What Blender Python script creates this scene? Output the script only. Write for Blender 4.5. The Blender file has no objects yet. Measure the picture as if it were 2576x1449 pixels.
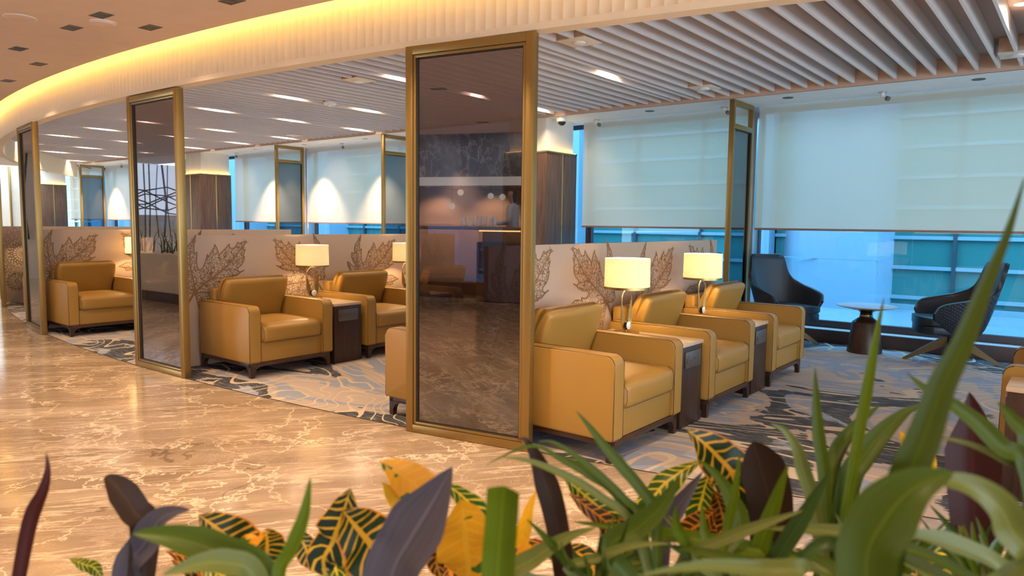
import bpy, bmesh, math, random
from mathutils import Vector, Matrix
from mathutils.geometry import tessellate_polygon
S = bpy.context.scene
C = S.collection
PI = math.pi
# ------------------------------------------------------------------ camera
CAMH = 1.4
cam_d = bpy.data.cameras.new('camera')
cam = bpy.data.objects.new('camera', cam_d); C.objects.link(cam)
CR = Matrix(((0.781474, -0.065056, 0.620536), (0.623827, 0.062811, -0.779034), (0.011704, 0.995903, 0.089669)))
cam.matrix_world = Matrix.Translation((0, 0, CAMH)) @ CR.to_quaternion().to_matrix().to_4x4()
cam_d.sensor_width = 36.0
cam_d.lens = 36.0 * 1817.0 / 2576.0
cam_d.clip_start = 0.02
cam_d.clip_end = 200
cam_d.dof.use_dof = True
cam_d.dof.focus_distance = 5.0
cam_d.dof.aperture_fstop = 4.5
S.camera = cam
# ------------------------------------------------------------------ view, world
S.view_settings.view_transform = 'Standard'
S.view_settings.look = 'None'
S.view_settings.gamma = 1.0
S.view_settings.use_curve_mapping = False
S.view_settings.exposure = 1.0
S.cycles.max_bounces = 9
S.cycles.diffuse_bounces = 4
S.cycles.glossy_bounces = 3
S.cycles.transmission_bounces = 6
S.cycles.transparent_max_bounces = 12
S.cycles.sample_clamp_indirect = 8.0
W = bpy.data.worlds.new('sky'); S.world = W; W.use_nodes = True
_bg = W.node_tree.nodes['Background']
_bg.inputs[0].default_value = (0.68, 0.83, 1.0, 1)
_bg.inputs[1].default_value = 2.95
SPOT_W = 43.0      # corridor downlights
SLAT_W = 30.0      # lounge slot lights
WASH_W = 330.0      # wall washers on the far blinds
LAMP_W = 7.5       # table lamp bulbs
LED_COVE = 20.0     # emission of the cove strip
WARM = (1.0, 0.70, 0.42)
# ------------------------------------------------------------------ materials
MATS = {}
def nmat(name):
    m = bpy.data.materials.new(name); m.use_nodes = True
    nt = m.node_tree; nt.nodes.clear()
    out = nt.nodes.new('ShaderNodeOutputMaterial')
    MATS[name] = m
    return m, nt, out
def N(nt, t, **kw):
    n = nt.nodes.new('ShaderNode' + t)
    for k, v in kw.items():
        if k.startswith('i_'):
            n.inputs[k[2:].replace('_', ' ')].default_value = v
        else: setattr(n, k, v)
    return n
def rgba(c): return (c[0], c[1], c[2], 1.0)
def lk(nt, a, b): nt.links.new(a, b)
def math_n(nt, op, a, b=None, c=None):
    n = nt.nodes.new('ShaderNodeMath'); n.operation = op
    for i, v in enumerate((a, b, c)):
        if v is None: continue
        if isinstance(v, (int, float)): n.inputs[i].default_value = v
        else: nt.links.new(v, n.inputs[i])
    return n.outputs[0]
def mixc(nt, fac, a, b):
    n = nt.nodes.new('ShaderNodeMix'); n.data_type = 'RGBA'
    for sock, v in ((n.inputs[0], fac), (n.inputs[6], a), (n.inputs[7], b)):
        if isinstance(v, (int, float)): sock.default_value = v
        elif isinstance(v, tuple): sock.default_value = rgba(v)
        else: nt.links.new(v, sock)
    return n.outputs[2]
def ramp(nt, fac, stops, interp='LINEAR'):
    n = nt.nodes.new('ShaderNodeValToRGB'); n.color_ramp.interpolation = interp
    e = n.color_ramp.elements
    while len(e) < len(stops): e.new(0.5)
    for x, (p, c) in zip(e, stops): x.position = p; x.color = rgba(c)
    nt.links.new(fac, n.inputs[0]); return n.outputs[0]
def coords(nt, kind='Object', scale=(1, 1, 1), rot=(0, 0, 0)):
    t = nt.nodes.new('ShaderNodeTexCoord'); m = nt.nodes.new('ShaderNodeMapping')
    m.inputs['Scale'].default_value = scale; m.inputs['Rotation'].default_value = rot
    nt.links.new(t.outputs[kind], m.inputs[0]); return m.outputs[0]
def noise(nt, vec, scale, detail=3, rough=.5, dist=0.0):
    n = N(nt, 'TexNoise', i_Scale=scale, i_Detail=detail, i_Roughness=rough, i_Distortion=dist)
    nt.links.new(vec, n.inputs['Vector']); return n.outputs[0]
def pbsdf(nt, out, base, rough=.5, metal=0, **kw):
    b = nt.nodes.new('ShaderNodeBsdfPrincipled')
    for s, v in (('Base Color', base), ('Roughness', rough), ('Metallic', metal)):
        if isinstance(v, tuple): b.inputs[s].default_value = rgba(v)
        elif isinstance(v, (int, float)): b.inputs[s].default_value = v
        else: nt.links.new(v, b.inputs[s])
    for k, v in kw.items(): b.inputs[k.replace('_', ' ')].default_value = v
    nt.links.new(b.outputs[0], out.inputs[0]); return b
def bump(nt, b, h, strength=.3, dist=.01):
    n = N(nt, 'Bump', i_Strength=strength, i_Distance=dist)
    nt.links.new(h, n.inputs['Height']); nt.links.new(n.outputs[0], b.inputs['Normal'])
def simple(name, base, rough=.5, metal=0, var=0.06, vs=6.0, bmp=0, bs=80, **kw):
    m, nt, out = nmat(name)
    co = coords(nt)
    nz = noise(nt, co, vs, 3)
    col = mixc(nt, nz, tuple(c * (1 - var) for c in base), tuple(min(1, c * (1 + var)) for c in base))
    b = pbsdf(nt, out, col, rough, metal, **kw)
    if bmp: bump(nt, b, noise(nt, co, bs, 2), bmp, .004)
    return m
def emit(name, col, st):
    m, nt, out = nmat(name)
    e = N(nt, 'Emission', i_Color=rgba(col), i_Strength=st); lk(nt, e.outputs[0], out.inputs[0]); return m
def wood(name, c0, c1, axis='z', rough=.4, sc=1.0):
    m, nt, out = nmat(name)
    s = {'z': (26, 26, 1.6), 'x': (1.6, 26, 26), 'y': (26, 1.6, 26)}[axis]
    co = coords(nt, 'Object', tuple(v * sc for v in s))
    a = noise(nt, co, 1.6, 5, .6, .6); 
    col = ramp(nt, a, [(.3, c0), (.5, tuple((x + y) / 2 for x, y in zip(c0, c1))), (.7, c1)])
    b = pbsdf(nt, out, col, rough)
    return m
wall_white = simple('plaster_white', (.80, .77, .70), .75)
simple('plaster_cream', (.78, .70, .58), .7)
simple('ceiling_paint', (.70, .57, .48), .8)
simple('ceiling_back', (.46, .35, .28), .85)
simple('fascia_paint', (.80, .67, .47), .55)
simple('slat_paint', (.74, .68, .65), .35)
simple('soffit_paint', (.86, .86, .84), .7)
simple('bulkhead_paint', (.66, .47, .35), .8)
simple('partition_laminate', (.48, .345, .245), .5, var=.02)
simple('print_brown', (.24, .125, .05), .5)
simple('print_black', (.06, .035, .025), .5)
simple('leather', (.395, .212, .040), .40, var=.07, vs=3.0, bmp=.12, bs=260)
simple('leather_piping', (.06, .028, .012), .6)
wood('walnut_dark', (.030, .014, .009), (.075, .034, .020), 'z', .35)
wood('walnut_rail', (.045, .018, .010), (.10, .042, .022), 'x', .4)
wood('walnut_panel', (.070, .037, .024), (.185, .105, .070), 'z', .45, .7)
simple('table_stone', (.64, .46, .31), .25, var=.1, vs=14)
simple('brass', (.50, .33, .11), .32, 1.0, var=.05)
simple('brass_bright', (.72, .48, .18), .25, 1.0, var=.05)
simple('bronze_frame', (.36, .235, .075), .38, .75, var=.04)
simple('bead_dark', (.03, .02, .012), .5)
simple('leg_bronze', (.20, .13, .06), .35, .6)
simple('steel_plate', (.17, .15, .14), .4, .6)
simple('socket_dark', (.05, .045, .04), .5)
simple('ceramic_white', (.85, .82, .78), .3)
simple('navy_leather', (.013, .021, .034), .36, var=.1, vs=4, bmp=.06, bs=200)
simple('black_gloss', (.012, .009, .008), .18)
simple('tabletop_grey', (.55, .55, .58), .3)
simple('plastic_white', (.82, .80, .76), .4)
simple('plastic_black', (.015, .015, .016), .3)
simple('aluminium', (.52, .52, .55), .35, .9)
simple('window_dark', (.060, .045, .050), .45)
simple('sill_light', (.62, .66, .68), .4)
simple('curb_wood', (.075, .045, .040), .5)
simple('facade_white', (.32, .41, .50), .6)
simple('facade_frame', (.30, .40, .44), .4)
simple('facade_dark', (.05, .07, .08), .4)
simple('blind_rail', (.36, .22, .19), .5)
simple('deck_membrane', (.33, .41, .47), .25, var=.12, vs=2)
simple('soil', (.03, .02, .014), .95, bmp=.8, bs=40)
simple('planter_white', (.74, .68, .60), .4)
simple('bar_wood', (.36, .22, .14), .4)
simple('bar_front', (.12, .075, .06), .45)
simple('suit_grey', (.42, .43, .47), .8)
simple('trouser_dark', (.03, .03, .035), .8)
simple('skin', (.30, .17, .11), .55)
simple('hair_black', (.012, .010, .009), .6)
simple('stick_dark', (.035, .025, .02), .6)
simple('bracket_grey', (.30, .30, .31), .5)
emit('led_yellow', (1.0, .60, .06), LED_COVE)
emit('led_column', (1.0, .62, .14), 6.0)
emit('led_bar', (1.0, .62, .22), 2.5)
emit('lens_on', (1.0, .90, .74), 14.0)
emit('bulb_on', (1.0, .78, .45), 12.0)
emit('globe_on', (1.0, .85, .68), .55)
emit('light_panel', (.70, .80, 1.0), .9)
def glass_mat(name, tint, gl, rough=.01, power=1.0):
    m, nt, out = nmat(name)
    t = N(nt, 'BsdfTransparent', i_Color=rgba(tint)); g = N(nt, 'BsdfGlossy', i_Color=(1, 1, 1, 1), i_Roughness=rough)
    lw = N(nt, 'LayerWeight', i_Blend=.5)
    f = math_n(nt, 'MULTIPLY_ADD', math_n(nt, 'POWER', lw.outputs['Facing'], 3.0), power, gl)
    f = math_n(nt, 'MINIMUM', f, 1.0)
    mx = N(nt, 'MixShader'); lk(nt, f, mx.inputs[0]); lk(nt, t.outputs[0], mx.inputs[1]); lk(nt, g.outputs[0], mx.inputs[2])
    lk(nt, mx.outputs[0], out.inputs[0]); return m
glass_mat('glass_smoked', (.36, .32, .36), .22, .012, .75)
glass_mat('glass_window', (.52, .82, .97), .035, .0, .25)
glass_mat('glass_grey', (.42, .47, .52), .05, .02, .4)
def facade_glass():
    m, nt, out = nmat('facade_teal')
    co = coords(nt)
    a = noise(nt, co, .5, 2)
    col = mixc(nt, a, (.040, .185, .175), (.070, .26, .235))
    pbsdf(nt, out, col, .2)
facade_glass()
def fabric(name, base, tr, open_, tf=.62):
    m, nt, out = nmat(name)
    co = coords(nt, 'Object', (1, 1, .35))
    nz = noise(nt, co, 1.6, 3)
    cd = mixc(nt, nz, tuple(c * .96 for c in base), base)
    d = N(nt, 'BsdfDiffuse'); lk(nt, cd, d.inputs[0])
    t = N(nt, 'BsdfTranslucent', i_Color=rgba(tr))
    mx = N(nt, 'MixShader', i_Fac=tf); lk(nt, d.outputs[0], mx.inputs[1]); lk(nt, t.outputs[0], mx.inputs[2])
    tp = N(nt, 'BsdfTransparent', i_Color=(1, 1, 1, 1))
    m2 = N(nt, 'MixShader', i_Fac=open_); lk(nt, mx.outputs[0], m2.inputs[1]); lk(nt, tp.outputs[0], m2.inputs[2])
    lk(nt, m2.outputs[0], out.inputs[0]); return m
fabric('blind_fabric', (.84, .72, .56), (1.0, .66, .43), .13, .46)
fabric('shade_fabric', (.88, .84, .74), (.95, .88, .72), 0.0, .55)
def carpet():
    m, nt, out = nmat('carpet')
    co = coords(nt, 'Object', (.75, 1.0, 1), (0, 0, .25))
    a = noise(nt, co, .72, 5, .52, 1.1)
    st = noise(nt, coords(nt, 'Object', (2.4, 70, 1)), 1.0, 3, .6)
    st2 = noise(nt, coords(nt, 'Object', (6, 120, 1)), 1.0, 2, .6)
    f = math_n(nt, 'MULTIPLY_ADD', math_n(nt, 'SUBTRACT', st, .5), .055, a)
    area = ramp(nt, f, [(0, (.40, .42, .50)), (.36, (.56, .45, .38)), (.44, (.34, .37, .47)), (.485, (.54, .43, .36)), (.535, (.040, .046, .066)),
                        (.595, (.055, .058, .066)), (.628, (.37, .40, .50)), (.67, (.56, .45, .38))], 'CONSTANT')
    dark = math_n(nt, 'MULTIPLY', math_n(nt, 'GREATER_THAN', f, .535), math_n(nt, 'LESS_THAN', f, .628))
    sm = math_n(nt, 'MULTIPLY', dark, math_n(nt, 'GREATER_THAN', st2, .585))
    area = mixc(nt, sm, area, (.27, .26, .25))
    lst = math_n(nt, 'MULTIPLY', math_n(nt, 'SUBTRACT', 1.0, dark), math_n(nt, 'GREATER_THAN', st2, .60))
    area = mixc(nt, math_n(nt, 'MULTIPLY', lst, .22), area, (.20, .20, .24))
    b = noise(nt, coords(nt, 'Object', (.8, 1.0, 1), (0, 0, -.3)), .48, 2, .42, 1.4)
    fr = math_n(nt, 'FRACT', math_n(nt, 'MULTIPLY', b, 20.0))
    ln = math_n(nt, 'LESS_THAN', math_n(nt, 'ABSOLUTE', math_n(nt, 'SUBTRACT', fr, .5)), .075)
    mk = math_n(nt, 'GREATER_THAN', noise(nt, coords(nt), .6, 1), .41)
    ln = math_n(nt, 'MULTIPLY', ln, mk)
    col = mixc(nt, ln, area, (.68, .55, .40))
    fine = noise(nt, coords(nt, 'Object', (1, 1, 1)), 420, 2)
    col = mixc(nt, math_n(nt, 'MULTIPLY', fine, .25), col, (.05, .05, .05))
    bs = pbsdf(nt, out, col, .95); bump(nt, bs, fine, .5, .004)
carpet()
def marble(name, c0, c1, vein, rough, sc=1.0, dark=False):
    m, nt, out = nmat(name)
    mp = N(nt, 'Mapping'); mp.inputs['Scale'].default_value = (.42 * sc, 2.6 * sc, sc); lk(nt, coords(nt, 'Object', (1, 1, 1), (0, 0, -.92)), mp.inputs[0]); co = mp.outputs[0]
    iso = coords(nt, 'Object', (sc, sc, sc), (0, 0, .3))
    a = noise(nt, co, 1.6, 10, .68, .5)
    col = ramp(nt, a, [(.32, c0), (.50, tuple((x + y) * .5 for x, y in zip(c0, c1))), (.66, c1)])
    def vor(vec, s, w, dis, det=6.0):
        nz = N(nt, 'TexNoise', i_Scale=s * .9, i_Detail=det, i_Roughness=.62); lk(nt, vec, nz.inputs['Vector'])
        ad = N(nt, 'VectorMath', operation='MULTIPLY_ADD'); lk(nt, nz.outputs['Color'], ad.inputs[0])
        ad.inputs[1].default_value = (dis, dis, dis); lk(nt, vec, ad.inputs[2])
        v = N(nt, 'TexVoronoi', feature='DISTANCE_TO_EDGE', i_Scale=s); lk(nt, ad.outputs[0], v.inputs['Vector'])
        return math_n(nt, 'SUBTRACT', 1.0, math_n(nt, 'MINIMUM', math_n(nt, 'DIVIDE', v.outputs['Distance'], w), 1.0))
    def msk(vec, s, lo, hi):
        n = N(nt, 'MapRange', i_From_Min=lo, i_From_Max=hi); n.inputs[0].default_value = 0; lk(nt, noise(nt, vec, s, 3), n.inputs[0]); return n.outputs[0]
    v1 = math_n(nt, 'MULTIPLY', vor(iso, 1.9, .026, 1.0), msk(iso, 1.1, .34, .58))
    v2 = math_n(nt, 'MULTIPLY', vor(co, 2.0, .06, 1.1), msk(iso, 1.9, .32, .62))
    v4 = math_n(nt, 'MULTIPLY', vor(iso, 4.6, .034, 1.1), msk(iso, .8, .40, .66))
    cloud = msk(co, .9, .52, .80)
    col = mixc(nt, math_n(nt, 'MULTIPLY', cloud, .45), col, vein)
    for v, k in ((v1, .95), (v2, .7), (v4, .45)): col = mixc(nt, math_n(nt, 'MULTIPLY', v, k), col, vein)
    if not dark:
        v3 = math_n(nt, 'MULTIPLY', vor(iso, .55, .005, .9), math_n(nt, 'GREATER_THAN', noise(nt, iso, 2.2, 1), .60))
        col = mixc(nt, math_n(nt, 'MULTIPLY', v3, .6), col, (.10, .05, .02))
        br = N(nt, 'TexBrick', i_Scale=1.0, i_Mortar_Size=.0015, offset=.0)
        br.inputs['Brick Width'].default_value = 1.2; br.inputs['Row Height'].default_value = 1.2
        br.inputs['Color1'].default_value = br.inputs['Color2'].default_value = (0, 0, 0, 1); br.inputs['Mortar'].default_value = (1, 1, 1, 1)
        lk(nt, coords(nt, 'Object', (1, 1, 1), (0, 0, .42)), br.inputs['Vector'])
        col = mixc(nt, math_n(nt, 'MULTIPLY', br.outputs[0], .18), col, (.16, .10, .06))
    pbsdf(nt, out, col, rough)
marble('marble_floor', (.27, .185, .125), (.415, .30, .21), (.82, .67, .51), .13)
marble('marble_border', (.33, .235, .155), (.40, .29, .20), (.55, .42, .30), .13, 1.4)
marble('marble_dark', (.06, .057, .062), (.12, .11, .112), (.55, .52, .50), .3, .8, True)
def leafnet():
    m, nt, out = nmat('print_leaf_net')
    co = coords(nt)
    v = N(nt, 'TexVoronoi', feature='DISTANCE_TO_EDGE', i_Scale=36.0); lk(nt, co, v.inputs['Vector'])
    w = N(nt, 'TexVoronoi', feature='DISTANCE_TO_EDGE', i_Scale=50.0); lk(nt, co, w.inputs['Vector'])
    a = math_n(nt, 'LESS_THAN', v.outputs['Distance'], .062)
    b = math_n(nt, 'LESS_THAN', w.outputs['Distance'], .055)
    f = math_n(nt, 'MAXIMUM', a, math_n(nt, 'MULTIPLY', b, .0))
    col = mixc(nt, f, (.48, .345, .245), (.19, .095, .034))
    pbsdf(nt, out, col, .5)
leafnet()
def quilt():
    m, nt, out = nmat('navy_quilted')
    a = N(nt, 'TexWave', i_Scale=6.0, wave_profile='SIN'); lk(nt, coords(nt, 'UV', (1, 1, 1), (0, 0, .78)), a.inputs[0])
    b2 = N(nt, 'TexWave', i_Scale=6.0, wave_profile='SIN'); lk(nt, coords(nt, 'UV', (1, 1, 1), (0, 0, -.78)), b2.inputs[0])
    h = math_n(nt, 'MULTIPLY', a.outputs[1], b2.outputs[1])
    b = pbsdf(nt, out, (.011, .015, .023), .45); bump(nt, b, h, .35, .010)
quilt()
def leafmat(name, kind):
    m, nt, out = nmat(name)
    uv = N(nt, 'UVMap'); sp = N(nt, 'SeparateXYZ'); lk(nt, uv.outputs[0], sp.inputs[0])
    u, v = sp.outputs[0], sp.outputs[1]
    au = math_n(nt, 'ABSOLUTE', u)
    ob = coords(nt)
    nz = noise(nt, ob, 26, 3)
    nl = noise(nt, ob, 9, 2)
    rough = .38
    if kind[0] == 'c':
        C0, VE, ED = {'cy': ((.018, .035, .006), (.72, .34, .02), (.62, .20, .015)), 'cb': ((.022, .045, .035), (.74, .46, .05), (.66, .28, .02)),
                      'cg': ((.03, .085, .008), (.66, .48, .03), (.30, .30, .02)), 'cd': ((.05, .028, .008), (.66, .22, .015), (.62, .16, .01)),
                      'co': ((.74, .30, .015), (.78, .36, .03), (.70, .20, .01)), 'co2': ((.76, .31, .012), (.82, .40, .03), (.74, .28, .012)), 'cyl': ((.74, .40, .012), (.78, .46, .03), (.70, .34, .01))}[kind]
        vv = math_n(nt, 'ADD', math_n(nt, 'SUBTRACT', math_n(nt, 'MULTIPLY', v, 8.5), math_n(nt, 'MULTIPLY', au, 1.3)), math_n(nt, 'MULTIPLY', nl, 1.1))
        fr = math_n(nt, 'ABSOLUTE', math_n(nt, 'SUBTRACT', math_n(nt, 'FRACT', vv), .5))
        lat = math_n(nt, 'LESS_THAN', fr, math_n(nt, 'MULTIPLY_ADD', nz, .30, -.03))
        mid = math_n(nt, 'LESS_THAN', au, .10)
        f = math_n(nt, 'MAXIMUM', lat, mid)
        if kind in ('co', 'co2', 'cyl'):
            col = mixc(nt, math_n(nt, 'MULTIPLY', f, .6), C0, VE)
            spots = math_n(nt, 'MULTIPLY', math_n(nt, 'GREATER_THAN', noise(nt, ob, 34, 2), .53 if kind == 'co' else .68), math_n(nt, 'GREATER_THAN', u, -.1 if kind == 'co' else -2))
            col = mixc(nt, spots, col, (.07, .12, .01))
        else:
            col = mixc(nt, f, C0, VE)
            col = mixc(nt, math_n(nt, 'GREATER_THAN', au, .93), col, ED)
    else:
        A, B, rough = {'red': ((.075, .010, .010), (.045, .014, .008), .4), 'brown': ((.050, .024, .012), (.032, .017, .011), .42), 'maroon': ((.060, .014, .012), (.034, .012, .010), .4), 'purple': ((.125, .108, .128), (.045, .034, .042), .34),  # purple: highlights of the folded ridges put into the paler streak colour
                'green': ((.085, .120, .010), (.042, .068, .005), .42), 'bright': ((.120, .165, .004), (.070, .105, .003), .45), 'pale': ((.18, .19, .045), (.10, .115, .022), .42),
                'blue': ((.06, .105, .025), (.035, .065, .012), .35), 'big': ((.075, .100, .008), (.032, .055, .006), .4), 'shine': ((.20, .20, .045), (.09, .11, .012), .30)}[kind]
        st = noise(nt, coords(nt, 'UV', (9, .7, 1)), 1.5, 3)
        col = mixc(nt, st, A, B)
        col = mixc(nt, math_n(nt, 'MULTIPLY', math_n(nt, 'LESS_THAN', au, .06), .35), col, tuple(min(1, x * 1.7) for x in A))
    b = N(nt, 'BsdfPrincipled', i_Roughness=rough); b.inputs['Specular IOR Level'].default_value = .22; lk(nt, col, b.inputs['Base Color'])
    t = N(nt, 'BsdfTranslucent'); lk(nt, col, t.inputs[0])
    mx = N(nt, 'MixShader', i_Fac=.20); lk(nt, b.outputs[0], mx.inputs[1]); lk(nt, t.outputs[0], mx.inputs[2])
    lk(nt, mx.outputs[0], out.inputs[0])
for k in ('cy', 'cb', 'cg', 'cd', 'co', 'co2', 'cyl', 'red', 'brown', 'maroon', 'purple', 'green', 'bright', 'pale', 'blue', 'big', 'shine'): leafmat('leaf_' + k, k)
# ------------------------------------------------------------------ geometry helpers
class MB:
    def __init__(s): s.bm = bmesh.new(); s.mats = []; s.uv = None
    def mi(s, mat):
        if mat not in s.mats: s.mats.append(mat)
        return s.mats.index(mat)
    def box(s, x0, x1, y0, y1, z0, z1, r=0, seg=2, mat=None, rot=None):
        vs = [s.bm.verts.new((x, y, z)) for x in (x0, x1) for y in (y0, y1) for z in (z0, z1)]
        fs = [s.bm.faces.new([vs[i] for i in q]) for q in ((0, 1, 3, 2), (4, 6, 7, 5), (0, 4, 5, 1), (2, 3, 7, 6), (0, 2, 6, 4), (1, 5, 7, 3))]
        geo = vs
        if r:
            ed = list({e for f in fs for e in f.edges})
            res = bmesh.ops.bevel(s.bm, geom=ed, offset=r, segments=seg, profile=.5, affect='EDGES', clamp_overlap=True)
            fs = list({f for v in res['verts'] for f in v.link_faces} | {f for f in fs if f.is_valid})
            geo = list({v for f in fs for v in f.verts})
        if mat is not None:
            k = s.mi(mat)
            for f in fs: f.material_index = k
        if rot is not None: bmesh.ops.transform(s.bm, matrix=rot, verts=geo)
        return geo
    def prism(s, poly, axis, a0, a1, mat=None):
        def P(p, a): return {'x': (a, p[0], p[1]), 'y': (p[0], a, p[1]), 'z': (p[0], p[1], a)}[axis]
        A = [s.bm.verts.new(P(p, a0)) for p in poly]; B = [s.bm.verts.new(P(p, a1)) for p in poly]
        n = len(poly); fs = [s.bm.faces.new(A[::-1]), s.bm.faces.new(B)]
        for i in range(n): fs.append(s.bm.faces.new((A[i], A[(i + 1) % n], B[(i + 1) % n], B[i])))
        if mat is not None:
            for f in fs: f.material_index = s.mi(mat)
        return A + B
    def tube(s, pts, r, n=8, closed=False, mat=None, caps=True):
        pts = [Vector(p) for p in pts]; m = len(pts); rings = []
        rr = r if isinstance(r, (list, tuple)) else [r] * m
        up = None
        for i, p in enumerate(pts):
            a = pts[i - 1] if (i > 0 or closed) else p; b = pts[(i + 1) % m] if (i < m - 1 or closed) else p
            t = (b - a).normalized()
            if up is None:
                up = Vector((0, 0, 1)) if abs(t.z) < .9 else Vector((1, 0, 0))
            sd = t.cross(up).normalized(); up = sd.cross(t).normalized()
            rings.append([s.bm.verts.new(p + (sd * math.cos(2 * PI * k / n) + up * math.sin(2 * PI * k / n)) * rr[i]) for k in range(n)])
        fs = []
        for i in range(m if closed else m - 1):
            A, B = rings[i], rings[(i + 1) % m]
            for k in range(n): fs.append(s.bm.faces.new((A[k], A[(k + 1) % n], B[(k + 1) % n], B[k])))
        if caps and not closed: fs.append(s.bm.faces.new(rings[0][::-1])); fs.append(s.bm.faces.new(rings[-1]))
        if mat is not None:
            for f in fs: f.material_index = s.mi(mat)
    def lathe(s, prof, n=32, c=(0, 0, 0), mat=None, closed=False):
        rings = []
        for r, z in prof:
            rings.append([s.bm.verts.new((c[0] + r * math.cos(2 * PI * k / n), c[1] + r * math.sin(2 * PI * k / n), c[2] + z)) for k in range(n)] if r > 1e-5 else [s.bm.verts.new((c[0], c[1], c[2] + z))])
        fs = []
        pairs = list(zip(rings[:-1], rings[1:])) + ([(rings[-1], rings[0])] if closed else [])
        for A, B in pairs:
            for k in range(n):
                k2 = (k + 1) % n
                if len(A) == 1 and len(B) == 1: continue
                if len(A) == 1: fs.append(s.bm.faces.new((A[0], B[k2], B[k])))
                elif len(B) == 1: fs.append(s.bm.faces.new((A[k], A[k2], B[0])))
                else: fs.append(s.bm.faces.new((A[k], A[k2], B[k2], B[k])))
        if mat is not None:
            for f in fs: f.material_index = s.mi(mat)
    def grid(s, P, close_u=False, mat=None, flip=False, uvs=None):
        V = [[s.bm.verts.new(p) for p in row] for row in P]
        k = s.mi(mat) if mat is not None else 0
        lay = (s.bm.loops.layers.uv.verify()) if uvs else None
        nu = len(V[0])
        for i in range(len(V) - 1):
            for j in range(nu if close_u else nu - 1):
                j2 = (j + 1) % nu
                idx = [(i, j), (i, j2), (i + 1, j2), (i + 1, j)]
                if flip: idx.reverse()
                f = s.bm.faces.new([V[a][b] for a, b in idx]); f.material_index = k
                if lay:
                    for lp, (a, b) in zip(f.loops, idx): lp[lay].uv = uvs[a][b]
        return V
    def build(s, name, mat=None, parent=None, smooth=35, loc=(0, 0, 0)):
        me = bpy.data.meshes.new(name)
        bmesh.ops.recalc_face_normals(s.bm, faces=s.bm.faces[:])
        s.bm.to_mesh(me); s.bm.free()
        for mm in (s.mats if s.mats else [mat]): me.materials.append(MATS[mm])
        if smooth:
            for p in me.polygons: p.use_smooth = True
            try: me.set_sharp_from_angle(angle=math.radians(smooth))
            except Exception: pass
        o = bpy.data.objects.new(name, me); C.objects.link(o); o.location = loc
        if parent: o.parent = parent
        return o
def tag(o, label, cat, group=None, kind=None):
    o['label'] = label; o['category'] = cat
    if group: o['group'] = group
    if kind: o['kind'] = kind
    return o
def struct(o): o['kind'] = 'structure'; return o
def thing(name, label, cat, loc=(0, 0, 0), rz=0, group=None):
    o = bpy.data.objects.new(name, None); C.objects.link(o); o.location = loc; o.rotation_euler = (0, 0, rz); o.empty_display_size = .1
    return tag(o, label, cat, group)
def dup(root, loc, rz, label, group=None):
    r = root.copy(); C.objects.link(r); r.location = loc; r.rotation_euler = (0, 0, rz); r['label'] = label
    if group: r['group'] = group
    for ch in list(root.children):
        c = ch.copy(); C.objects.link(c); c.parent = r
        for g in list(ch.children):
            d = g.copy(); C.objects.link(d); d.parent = c
    return r
def light(name, kind, loc, energy, col, rot=(0, 0, 0), **kw):
    d = bpy.data.lights.new(name, kind); d.energy = energy; d.color = col
    for k, v in kw.items(): setattr(d, k, v)
    o = bpy.data.objects.new(name, d); C.objects.link(o); o.location = loc; o.rotation_euler = rot; return o
def frange(a, b, n): return [a + (b - a) * i / (n - 1) for i in range(n)]
def yf(x):                         # plan curve of the corridor edge: fascia, screens, carpet edge
    return 3.10 + .0195 * (x + 7) ** 2 if x > -14 else 3.10 + .0195 * 49 + .273 * (-14 - x) + .03 * (-14 - x) ** 2
LEAF_OUT = [(0.027,0.541),(0.007,0.450),(0.005,0.366),(0.034,0.381),(0.028,0.302),(0.030,0.253),(0.046,0.217),(0.060,0.211),(0.086,0.226),(0.107,0.267),(0.123,0.310),(0.139,0.358),(0.147,0.329),(0.162,0.353),(0.189,0.397),(0.208,0.419),(0.214,0.451),(0.237,0.413),(0.253,0.362),(0.260,0.340),(0.277,0.367),(0.327,0.411),(0.364,0.453),(0.369,0.419),(0.394,0.408),(0.425,0.418),(0.460,0.471),(0.469,0.454),(0.500,0.468),(0.550,0.480),(0.518,0.430),(0.514,0.384),(0.537,0.398),(0.513,0.338),(0.527,0.323),(0.515,0.275),(0.489,0.241),(0.451,0.214),(0.450,0.185),(0.481,0.173),(0.520,0.189),(0.488,0.177),(0.437,0.141),(0.383,0.138),(0.400,0.127),(0.321,0.121),(0.292,0.097),(0.309,0.071),(0.345,0.057),(0.403,0.067),(0.395,0.039),(0.437,0.052),(0.496,0.053),(0.546,0.028),(0.600,0.000),(0.555,-0.011),(0.508,-0.031),(0.512,-0.054),(0.478,-0.065),(0.428,-0.055),(0.394,-0.072),(0.386,-0.100),(0.400,-0.160),(0.360,-0.200),(0.370,-0.270),(0.310,-0.260),(0.280,-0.330),(0.230,-0.290),(0.200,-0.360),(0.150,-0.300),(0.100,-0.320),(0.090,-0.250),(0.060,-0.200),(0.035,-0.120),(0.010,-0.030),(-0.010,-0.005),(-0.060,-0.005),(-0.110,0.000),(-0.135,0.035),(-0.122,0.113),(-0.144,0.163),(-0.166,0.206),(-0.170,0.239),(-0.136,0.220),(-0.106,0.192),(-0.075,0.175),(-0.056,0.184),(-0.059,0.208),(-0.090,0.246),(-0.112,0.295),(-0.110,0.340),(-0.089,0.331),(-0.066,0.336),(-0.069,0.391),(-0.057,0.433),(-0.010,0.487)]
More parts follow.
